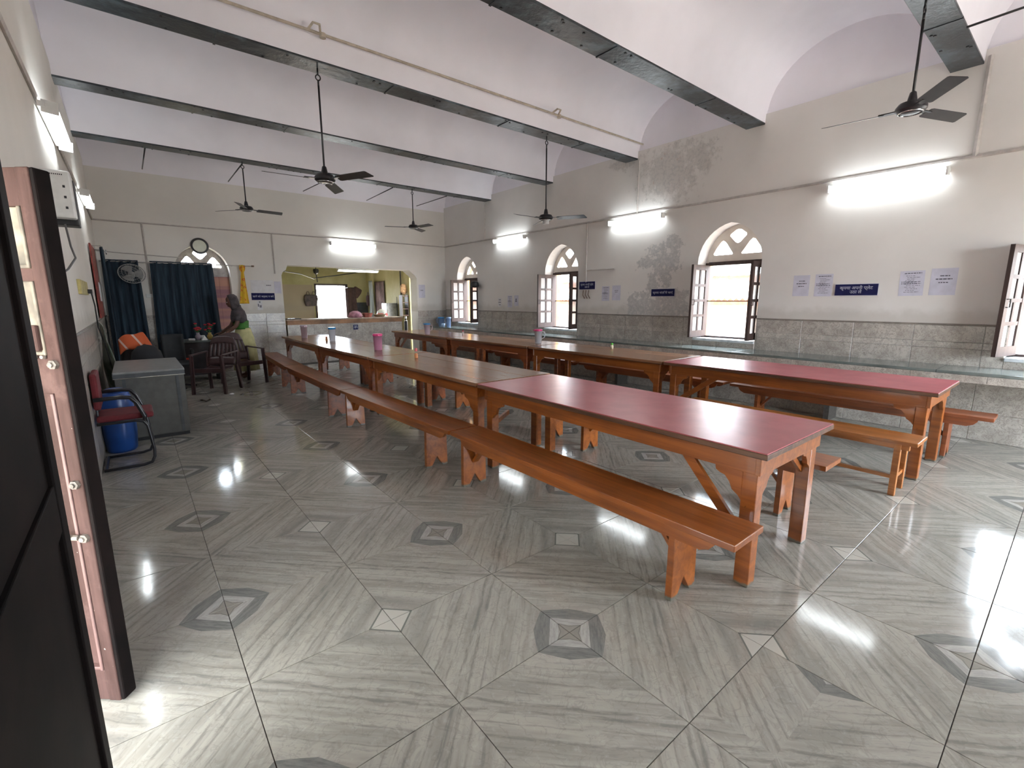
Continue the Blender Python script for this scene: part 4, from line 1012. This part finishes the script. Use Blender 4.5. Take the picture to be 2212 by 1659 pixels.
ORG = ORG.out(ORG.mix(st_, (.50, .095, .030), (.60, .42, .36)), .9)
def towel(u, v):
    x = -.20 + .44*u; c = .93 + .09*math.sin(PI*min(1, u*1.1)) - .30*max(0, u-.62)*2.2
    return (x + .02, 8.30 - .05*v - .03*math.sin(u*7), c - (.20 if u < .45 else .20-.22*(u-.45))*v + .02*math.sin(12*u) + .05)
cloth(towel, 'towel', ORG, 'orange striped towel draped over the black chair back', 'towel', 24, 8, .012)
tag(MB().lathe([(.001, .0), (.16, .02), (.19, .18), (.16, .34), (.09, .42), (.001, .44)], 20, sy=.6).build('backpack', simple('bag_black', (.010, .010, .013), .75), None, smooth=True, loc=(.10, 8.05, .48)), 'rounded black bag in front of the orange towel', 'bag')
st2 = thing('stool', 'hidden stool carrying the black bag behind the cabinet', 'stool', (.10, 8.05, 0))
MB().lathe([(.16, .44), (.16, .48)], 16).build('seat', BLACKP, st2)
for k in range(4): a = PI/4 + PI/2*k; MB().tube([(.11*math.cos(a), .11*math.sin(a), .44), (.15*math.cos(a), .15*math.sin(a), 0)], .012, 6).build('leg', BLACK, st2)
oc2 = thing('office_chair', 'dark office chair behind the desk, left of the flowers', 'chair', (.50, 9.95, 0))
MB().grid(lambda u, v: (.18*math.sin((u-.5)*2), .10*math.cos((u-.5)*2), .45+.48*v), 12, 8).build('backrest', CH, oc2, smooth=True, solid=.05)
MB().box(-.22, .22, -.38, .08, .40, .47).build('seat', CH, oc2, bevel=.03)
for s in (-1, 1): MB().tube([(s*.22, .05, .44), (s*.25, .03, .66), (s*.25, -.28, .66), (s*.22, -.32, .44)], .02, 8).build('arm', CH, oc2, smooth=True)
MB().tube([(0, -.15, .06), (0, -.15, .40)], .025, 8).build('post', BLACK, oc2)
for k in range(5): a = 2*PI*k/5; MB().tube([(0, -.15, .08), (.26*math.cos(a), -.15+.26*math.sin(a), .03)], .016, 6).build('foot', BLACK, oc2)

# desk
dk = thing('desk', 'dark office desk with a green-grey top before the navy curtain', 'desk', (.36, 10.45, 0))
MB().box(0, .88, 0, .60, .735, .765).build('top', simple('desk_top', (.10, .115, .105), .3), dk, bevel=.004)
DKW = simple('desk_dark', (.035, .027, .028), .5)
MB().box(.02, .86, .03, .05, .12, .735).build('front_panel', DKW, dk); MB().box(.02, .04, .03, .58, 0, .735).build('side_panel', DKW, dk); MB().box(.84, .86, .03, .58, 0, .735).build('side_panel', DKW, dk)
MB().box(.27, .42, .022, .03, .40, .455).build('sticker', simple('sticker_red', (.60, .06, .03), .5), dk)
bk = thing('ledger', 'red ledger lying on the left part of the desk', 'book', (.52, 10.60, .766))
MB().box(-.13, .17, -.10, .14, 0, .028).build('cover', simple('ledger_red', (.30, .06, .05), .6), bk); MB().box(-.12, .165, -.102, -.096, .004, .024).build('pages', PAPERW, bk)
pr = thing('paper_roll', 'short white roll at the front of the desk', 'paper roll', (.82, 10.50, .766))
MB().tube([(-.05, 0, .022), (.05, 0, .022)], .022, 14).build('roll', PAPERW, pr, smooth=True)
def vase(label, x, y, vm, petals, h=.14):
    t = thing('flower_vase', label, 'vase', (x, y, .766))
    MB().lathe([(.025, 0), (.045, .03), (.05, .07), (.025, h*.85), (.032, h)], 18).build('vase', vm, t, smooth=True)
    m = MB(); lf = MB()
    for k in range(9):
        a = R.uniform(0, 2*PI); r = R.uniform(.02, .10); z = h + R.uniform(.05, .17)
        m.tube([(0, 0, h*.9), (r*.6*math.cos(a), r*.6*math.sin(a), z-.04), (r*math.cos(a), r*math.sin(a), z)], .003, 5)
        c = Vector((r*math.cos(a), r*math.sin(a), z)); fb = MB()
        fb.lathe([(.004, -.014), (.024, -.004), (.028, .008), (.018, .016), (.004, .012)], 9, c)
        fb.build('blossom', petals, t, smooth=True)
        for q in range(3):
            b = R.uniform(0, 2*PI); p = c*.7 + Vector((0, 0, z*.2)); e = p + Vector((.05*math.cos(b), .05*math.sin(b), R.uniform(-.02, .03))); n_ = Vector((-math.sin(b), math.cos(b), 0))*.014
            lf.add([p, (p+e)/2+n_, e, (p+e)/2-n_], [(0, 1, 2, 3)])
    m.build('stems', simple('stem_green', (.05, .14, .03), .7), t); o = lf.build('leaves', simple('leaf_green', (.07, .20, .04), .6), t, solid=.001); o['kind'] = 'stuff'
    return t
PET = simple('petal_red', (.42, .012, .030), .6)
vase('pale vase of red flowers, left one on the desk', .935, 10.62, simple('vase_pale', (.30, .24, .28), .3), PET)
vase('yellow vase of red flowers, right one on the desk', 1.13, 10.66, simple('vase_yellow', (.45, .33, .08), .3), PET, .13)
tr2 = thing('desk_calendar', 'white folded triangular card on the desk', 'calendar', (1.02, 10.50, .766), .2)
MB().prism([(-.05, 0), (.05, 0), (.0, .09)], -.03, .03, 'y').build('card', WHITE, tr2)
gb = thing('glass_tumbler', 'white cup between the two flower vases', 'cup', (1.02, 10.74, .766)); MB().lathe([(.025, 0), (.033, .08), (.030, .08), (.022, .005), (.001, .005)], 16).build('cup', WHITE, gb, smooth=True)

# plastic armchairs
PC = simple('plastic_maroon', (.050, .024, .024), .35, var=.1)
def plastic_chair(label, x, y, rz):
    """faces local -y"""
    t = thing('plastic_chair', label, 'chair', (x, y, 0), rz, 'maroon plastic armchairs near the desk')
    MB().grid(lambda u, v: ((u-.5)*(.44-.06*v), -.24 + .46*v, .41 - .03*math.sin(PI*v) - .02*math.sin(PI*u)), 8, 8).build('seat', PC, t, smooth=True, solid=.012)
    MB().box(-.215, .215, -.245, -.225, .35, .42).build('seat_skirt', PC, t, bevel=.006)
    def bk(u, v):
        z = .42 + .50*v; w_ = .42 + .05*math.sin(PI*v) - .08*v*v; return ((u-.5)*w_, .20 + .14*v + .02*math.cos((u-.5)*PI), z - .04*(abs(u-.5)*2)**3*v)
    b = MB(); n = 7
    b.grid(lambda u, v: bk(u, v*.30), 10, 3); b.grid(lambda u, v: bk(u, .72+v*.28), 10, 4)
    for k in range(n):
        u0, u1 = (k+.12)/n, (k+.88)/n
        b.grid(lambda u, v, u0=u0, u1=u1: bk(u0+(u1-u0)*u, .28+.46*v), 1, 6)
    b.build('backrest', PC, t, smooth=True, solid=.012)
    for s in (-1, 1):
        MB().beam((s*.245, .02-.27, .635), (s*.245, .27, .655), .05, .02).build('armrest', PC, t, bevel=.006)
        for yy, dy, nm in ((-.25, -.01, 'leg'), (.23, .07, 'leg')):
            a = Vector((s*.235, yy, .63 if yy < 0 else .42)); q = Vector((s*.255, yy+dy, 0))
            m = MB(); m.beam(a, q, .06, .022, up=(1, 0, 0)); m.beam(a + Vector((s*-.012, .0, 0)), q + Vector((s*-.012, 0, 0)), .022, .05, up=(1, 0, 0))
            m.build(nm, PC, t, bevel=.004)
        MB().beam((s*.24, .23, .42), (s*.245, .27, .65), .05, .022, up=(1, 0, 0)).build('arm_post', PC, t, bevel=.004)
    return t
plastic_chair('maroon plastic armchair facing the camera, nearest the grey cabinet', .99, 9.08, math.radians(-33))
plastic_chair('maroon plastic armchair partly hidden, beside the farthest front bench', 1.50, 9.68, math.radians(22))
# red visitor chair
RED = simple('red_cushion', (.14, .012, .016), .8); TB = simple('tube_black', (.016, .016, .02), .3)
vc = thing('visitor_chair', 'black tubular cantilever chair with red cushions by the left wall', 'chair', (-.345, 5.32, 0))
def arc(p): return p
for y0 in (0.0, .46):
    MB().tube([(.0, y0, .018), (.28, y0, .018), (.34, y0, .03), (.365, y0, .08), (.37, y0, .15), (.345, y0, .38), (.32, y0, .425), (.26, y0, .44), (.0, y0, .44)], .0135, 10).build('frame_side', TB, vc, smooth=True)
    MB().tube([(.0, y0-.01, .66), (.18, y0-.01, .665), (.25, y0-.01, .655), (.29, y0-.01, .60), (.335, y0-.01, .47), (.33, y0-.01, .44)], .018, 10).build('armrest', TB, vc, smooth=True)
MB().tube([(.015, 0, .02), (.015, .46, .02)], .0135, 8).build('cross_bar', TB, vc)
MB().box(-.0, .40, .03, .43, .445, .50).build('seat', RED, vc, bevel=.018)
MB().box(-.005, .045, .03, .43, .56, .88).build('backrest', RED, vc, bevel=.018)
MB().tube([(.01, .10, .44), (.01, .10, .60)], .01, 8).tube([(.01, .36, .44), (.01, .36, .60)], .01, 8).build('back_stay', TB, vc)
# blue drum
BD = simple('drum_blue', (.010, .060, .26), .35, var=.12, scale=5)
dr = thing('blue_drum', 'blue plastic water drum behind the red-cushioned chair', 'drum', (-.225, 6.06, 0))
MB().lathe([(.11, 0), (.125, .02), (.138, .20), (.14, .38), (.136, .52), (.11, .60), (.06, .61)], 28).build('body', BD, dr, auto=50)
MB().lathe([(.138, .30), (.145, .31), (.138, .32)], 28, caps=False).build('rib', BD, dr, smooth=True)
MB().lathe([(.07, .61), (.07, .64), (.05, .645)], 18).build('screw_cap', BD, dr, auto=50)
# scraps on floor
tag(MB().grid(lambda u, v: (.10*(u-.5)+.02*math.sin(5*v), .06*(v-.5), .012+.03*abs(u-.5)*2*(.5+.5*math.sin(3*v+2*u))), 8, 5).build('paper_scrap', simple('leaf_brown', (.07, .05, .03), .9), None, smooth=True, solid=.003, loc=(.72, 8.24, .0)), 'crumpled brown scrap on the floor in front of the plastic chair', 'scrap')
tag(MB().lathe([(.03, 0), (.035, .012), (.02, .022), (.001, .02)], 12).build('litter', WHITE, None, smooth=True, loc=(1.12, 8.62, 0)), 'small white object on the floor by the plastic chair leg', 'litter')

# ---------------------------------------------------------------- person behind the desk
def skin_body(name, verts, edges, radii, mat, parent=None, sub=2, root=0):
    me = bpy.data.meshes.new(name); me.from_pydata(verts, edges, []); me.materials.append(mat)
    o = bpy.data.objects.new(name, me); COL.objects.link(o)
    if parent: o.parent = parent
    m = o.modifiers.new('skin', 'SKIN'); m.use_smooth_shade = True
    for v, r in zip(me.skin_vertices[0].data, radii):
        v.radius = r if isinstance(r, tuple) else (r, r); v.use_root = False
    me.skin_vertices[0].data[root].use_root = True
    s = o.modifiers.new('sub', 'SUBSURF'); s.levels = sub; s.render_levels = sub
    return o
SKIN = simple('skin', (.115, .052, .034), .55, var=.06)
ps = thing('person', 'person in grey head scarf, green sash and pale yellow dress standing by the desk', 'person', (1.64, 10.38, 0), 0)
# facing -x (towards the desk), leaning slightly forward
V = [(.02, 0, .86), (.01, 0, 1.02), (-.02, 0, 1.20), (-.05, 0, 1.30), (-.09, 0, 1.38), (-.115, 0, 1.46),      # 0-5 pelvis..head
     (-.04, -.165, 1.26), (-.12, -.20, 1.03), (-.24, -.15, .93), (-.29, -.14, .90),                               # 6-9 near arm (towards the camera)
     (-.04, .165, 1.26), (-.14, .20, 1.02), (-.28, .13, .93), (-.33, .12, .90),                                  # 10-13 far arm
     (.03, -.09, .82), (.00, -.10, .45), (.03, -.10, .07), (-.10, -.11, .03),                                   # 14-17 leg
     (.03, .09, .82), (.00, .10, .45), (.03, .10, .07), (-.10, .11, .03)]                                       # 18-21
E_ = [(0,1),(1,2),(2,3),(3,4),(4,5),(2,6),(6,7),(7,8),(8,9),(2,10),(10,11),(11,12),(12,13),(0,14),(14,15),(15,16),(16,17),(0,18),(18,19),(19,20),(20,21)]
RD = [(.13,.10),(.12,.09),(.135,.09),(.06,.06),(.05,.05),(.08,.075),.052,.040,.030,.026,.052,.040,.030,.026,.085,.058,.038,.035,.085,.058,.038,.035]
skin_body('body', V, E_, RD, SKIN, ps)
def hand(wx, wy, wz, s):
    vs = [(wx+.02, wy, wz), (wx-.03, wy, wz-.01), (wx-.065, wy, wz-.015)]; es = [(0,1),(1,2)]; rs = [.020, (.030, .014), (.032, .013)]
    for k, (off, l) in enumerate(((-.027, .055), (-.009, .066), (.009, .062), (.026, .048))):
        i = len(vs); vs += [(wx-.085, wy+off, wz-.02), (wx-.085-l*.5, wy+off*1.1, wz-.033), (wx-.085-l*.9, wy+off*1.1, wz-.055)]; es += [(2, i), (i, i+1), (i+1, i+2)]; rs += [.0085, .008, .0065]
    i = len(vs); vs += [(wx-.045, wy+s*.036, wz-.02), (wx-.075, wy+s*.050, wz-.035)]; es += [(1, i), (i, i+1)]; rs += [.010, .008]
    return vs, es, rs
for (hx, hy, hz, s) in ((-.29, -.14, .90, 1), (-.33, .12, .90, -1)):
    a, b, c = hand(hx, hy, hz, s); skin_body('hand', a, b, c, SKIN, ps, 1)
# head: face with eye sockets, nose, mouth
hd = MB().lathe([(.001, -.115), (.045, -.105), (.066, -.07), (.078, -.02), (.082, .03), (.074, .08), (.045, .112), (.001, .12)], 24)
def facef(v):
    x, y, z = v
    if x < 0:
        x *= 1.12; 
        if abs(y) < .014 and -.045 < z < .02: x -= .022*(1-(z+.045)/.065)*.9 + .004
        for s in (-1, 1):
            if abs(y - s*.032) < .018 and abs(z-.012) < .018: x += .010
        if abs(y) < .028 and abs(z+.068) < .010: x -= .006
    return (x, y, z)
hd.v = [facef(v) for v in hd.v]
M = Matrix.Translation((-.125, 0, 1.475)) @ Matrix.Rotation(math.radians(-12), 4, 'Y')
hd.xf(M).build('head', SKIN, ps, smooth=True)
for s in (-1, 1): MB().lathe([(.001, -.010), (.010, 0), (.001, .010)], 10, (-.080, s*.032, .014)).xf(M).build('eye', WHITE, ps, smooth=True)
MB().box(-.094, -.084, -.024, .024, -.073, -.064).xf(M).build('mouth', simple('lip', (.16, .045, .04), .5), ps, bevel=.003)
SCF = simple('scarf_grey', (.075, .062, .065), .9, var=.2)
hood = MB().lathe([(.070, -.145), (.095, -.11), (.100, -.04), (.104, .03), (.094, .09), (.058, .135), (.001, .146)], 26, caps=False)
hood.v = [((x if x > -.055 else -.055 - (abs(x)-.055)*.15), y, z) for x, y, z in hood.v]
hood.xf(Matrix.Translation((.018, 0, 0)) ); hood.xf(M).build('head_scarf', SCF, ps, smooth=True, solid=.006)
sh_ = MB().lathe([(.175, 1.10), (.185, 1.14), (.180, 1.22), (.150, 1.30), (.085, 1.37), (.070, 1.42)], 26, (-.035, 0, 0), sx=.72, sy=1.18, caps=False)
sh_.v = [(x, y, z + .02*math.sin(5*math.atan2(y, x+.035))*(1 if z < 1.2 else 0)) for x, y, z in sh_.v]
sh_.build('shoulder_scarf', SCF, ps, smooth=True, solid=.008)
MB().lathe([(.150, .96), (.150, 1.00), (.158, 1.12)], 24, (-.005, 0, 0), sx=.82, sy=1.05, caps=False).build('sash', simple('sash_green', (.055, .20, .03), .8), ps, smooth=True, solid=.006)
dress = MB().lathe([(.26, .16), (.25, .30), (.235, .55), (.205, .80), (.165, .92), (.150, .98)], 36, (.02, 0, 0), sx=.82, sy=1.0, caps=False)
dress.v = [(.02 + (x-.02)*(1+.06*math.sin(9*math.atan2(y, x-.02))*(1 if z < .8 else .3)), y*(1+.06*math.sin(9*math.atan2(y, x-.02))*(1 if z < .8 else .3)), z) for x, y, z in dress.v]
dress.build('dress', simple('dress_yellow', (.48, .45, .22), .85, var=.08), ps, smooth=True, solid=.006)
for s in (-1, 1): skin_body('sleeve', [(-.04, s*.165, 1.26), (-.10, s*.192, 1.10)], [(0, 1)], [.066, .056], SCF, ps, 1)

# ---------------------------------------------------------------- door of the left wall: two folding leaves
DW = NT('door_primer'); _p = DW.pos(True); _n = DW.noise(DW.vscale(_p, (14, 14, 1.6)), 1, 4, .6); _b = DW.noise(_p, 7, 5, .65); _c = DW.noise(_p, 55, 2)
_col = DW.mix(DW.ramp(_n, .35, .65), (.042, .021, .017), (.078, .042, .036))
_col = DW.mix(DW.math('MULTIPLY', DW.ramp(_b, .52, .7), .5), _col, (.13, .078, .068)); _col = DW.mix(DW.ramp(_c, .74, .78), _col, (.5, .42, .36))
DW.bump(DW.noise(_p, 45, 4), .35, .004); DW = DW.out(_col, .75, spec=.2)
DD = simple('door_shaded', (.007, .004, .0035), .7, var=.3, scale=6, spec=.12)  # near-black puts the shade of faces turned from daylight into the colour
CREAM = simple('door_cream', (.26, .22, .165), .6, var=.3, scale=9)
dr1 = bpy.data.objects.new('door_1', None); COL.objects.link(dr1); struct(dr1)
dr1.location = (-.199, 2.123, 0); dr1.rotation_euler.z = math.atan2(.66, -.75)         # leaf runs along local +x from its free edge; face towards local +y (outdoors side)
ZL = 1.915
MB().box(0, .045, -.042, 0, 0.008, ZL).build('stile', DW, dr1, bevel=.004)
MB().box(-.012, .004, -.060, -.004, 0.008, ZL).build('shaded_leaf_edge', DD, dr1, bevel=.006)  # the leaf's own thickness edge, its shade painted in as a dark colour
MB().box(.045, .50, -.042, -.004, 1.80, ZL).box(.045, .50, -.042, -.004, .008, .14).box(.045, .50, -.042, -.004, 1.20, 1.33).build('rail', DW, dr1, bevel=.003)
MB().box(.50, .56, -.042, 0, .008, ZL).build('hinge_stile', DW, dr1, bevel=.004)
for z0, z1, mt in ((1.61, 1.80, CREAM), (1.33, 1.57, CREAM), (.14, 1.20, DW)):
    MB().box(.056, .50, -.034, -.020, z0, z1).build('panel', mt, dr1)
    MB().box(.045, .056, -.034, .004, z0, z1).box(.056, .50, -.03, .0, z0, z0+.012).build('moulding', CREAM if mt is CREAM else simple('ridge_pink', (.16, .09, .08), .5), dr1, bevel=.003)
MB().box(.045, .50, -.04, -.002, 1.57, 1.61).build('glazing_bar', DW, dr1)
BR = simple('door_iron', (.22, .19, .16), .5, var=.3, scale=40)
for z0 in (1.30, .88, .68):
    MB().lathe([(.016, 0), (.016, .012), (.009, .014), (.009, .02)], 6).xf(Matrix.Translation((.022, .0, z0)) @ Matrix.Rotation(-PI/2, 4, 'X')).build('bolt_nut', BR, dr1, auto=30)
MB().box(.050, .085, .0, .018, 1.345, 1.43).build('latch_block', DW, dr1, bevel=.006)
for q in (.055, .085): MB().lathe([(.008, 0), (.006, .01)], 8).xf(Matrix.Translation((q, .0, 1.325)) @ Matrix.Rotation(-PI/2, 4, 'X')).build('screw', BR, dr1)
MB().tube([(.035, .012, .685), (.10, .012, .685)], .010, 8).tube([(.06, .012, .685), (.06, .03, .70)], .006, 6).build('bolt', BR, dr1)
dr2 = bpy.data.objects.new('door_2', None); COL.objects.link(dr2); struct(dr2)
dr2.location = (-.19, 1.60, 0); dr2.rotation_euler.z = -PI/2       # near leaf parallel to the wall, running towards the camera
MB().box(0, .085, -.042, 0, 0.008, 2.03).box(.82, .90, -.042, 0, .008, 2.03).build('stile', DD, dr2, bevel=.004)
MB().box(.085, .82, -.040, -.002, 1.93, 2.03).box(.085, .82, -.040, -.002, .008, .20).box(.085, .82, -.040, -.002, .95, 1.07).build('rail', DD, dr2, bevel=.003)
for z0, z1 in ((.20, .95), (1.07, 1.93)): MB().box(.085, .82, -.030, -.012, z0, z1).build('panel', DD, dr2)
# frame in the wall
MB().box(XL-.34, XL-.26, 2.42, 2.50, 0, 2.06).box(XL-.34, XL-.26, .10, .18, 0, 2.06).box(XL-.34, XL-.26, .10, 2.50, 1.98, 2.06).build('frame', DD, dr1)
bpy.context.view_layer.update()
fr_ = [c for c in dr1.children if c.name.startswith('frame')][0]
fr_.matrix_parent_inverse = dr1.matrix_basis.inverted()

# ---------------------------------------------------------------- outdoors
struct(MB().box(XL-3.6, XL-.35, -4.5, 13, 2.75, 2.9).build('sun_blocker_roof', simple('sun_blocker_slab', (.6, .56, .5), .9)))  # unseen roof added to keep direct sun out of the left doorway
struct(MB().box(-12, -10, -8, 14, -.2, 5.0).build('wall_sky_blocker', simple('sky_blocker', (.45, .42, .36), .9)))  # unseen wall added to cut the skylight entering the left doorway
EARTH = simple('courtyard_ground', (.42, .36, .30), .9, scale=2)
struct(MB().box(-60, 60, -60, 60, -.35, -.22).build('ground', EARTH))
CW = simple('neighbour_wall', (.46, .37, .30), .9, var=.06, scale=1.5)
nh = thing('neighbour_house', 'peach neighbouring house with corrugated roofs seen through the windows', 'house', (12.0, 0, 0))
MB().box(0, 4, -8, 24, -.2, 2.2).build('wall', CW, nh)
CR = simple('corrugated_sheet', (.5, .53, .55), .5, var=.1, scale=3)
def corr(x0, z0, x1, z1, y0, y1):
    n = int((y1-y0)/.15)*4
    return MB().grid(lambda u, v: (x0+(x1-x0)*v, y0+(y1-y0)*u, z0+(z1-z0)*v + .035*math.sin(u*n/4*2*PI)), n, 1)
corr(-.35, 1.52, .1, 1.72, -8, 24).build('lower_roof', CR, nh, smooth=True, solid=.01)
corr(-.30, 2.12, 4, 6.6, -8, 24).build('upper_roof', CR, nh, smooth=True, solid=.01)  # upper end raised steeply to block sky reflected in the floor
MB().box(-.04, 0, -8, 24, 1.36, 1.50).build('fascia', simple('fascia_orange', (.50, .20, .12), .8), nh)
MB().box(-.04, 0, -8, 24, 1.94, 2.08).build('fascia', simple('fascia_orange', (.50, .20, .12), .8), nh)
yw = thing('yard_wall', 'pale yard wall outside the kitchen back door', 'wall', (5, 19, 0)); MB().box(-6, 6, 0, .2, -.2, 1.3).build('masonry', simple('yard_plaster', (.6, .5, .42), .9), yw)

# light portals: sampling aids at the openings, they give off nothing themselves
def portal(loc, rot, sx, sy):
    l = bpy.data.lights.new('opening_portal', 'AREA'); l.shape = 'RECTANGLE'; l.size = sx; l.size_y = sy; l.cycles.is_portal = True
    o = bpy.data.objects.new('opening_portal', l); COL.objects.link(o); o.location = loc; o.rotation_euler = rot
for c in WC: portal((XR+.47, c, 1.75), (0, PI/2, 0), 1.75, .98)
portal((XL-.37, 1.3, 1.03), (0, -PI/2, 0), 2.1, 2.45)
portal((5.1, YF-.37, 1.22), (PI/2, 0, 0), 1.8, 2.45)
portal((5.07, 15.68, 1.0), (-PI/2, 0, 0), .95, 2.0)
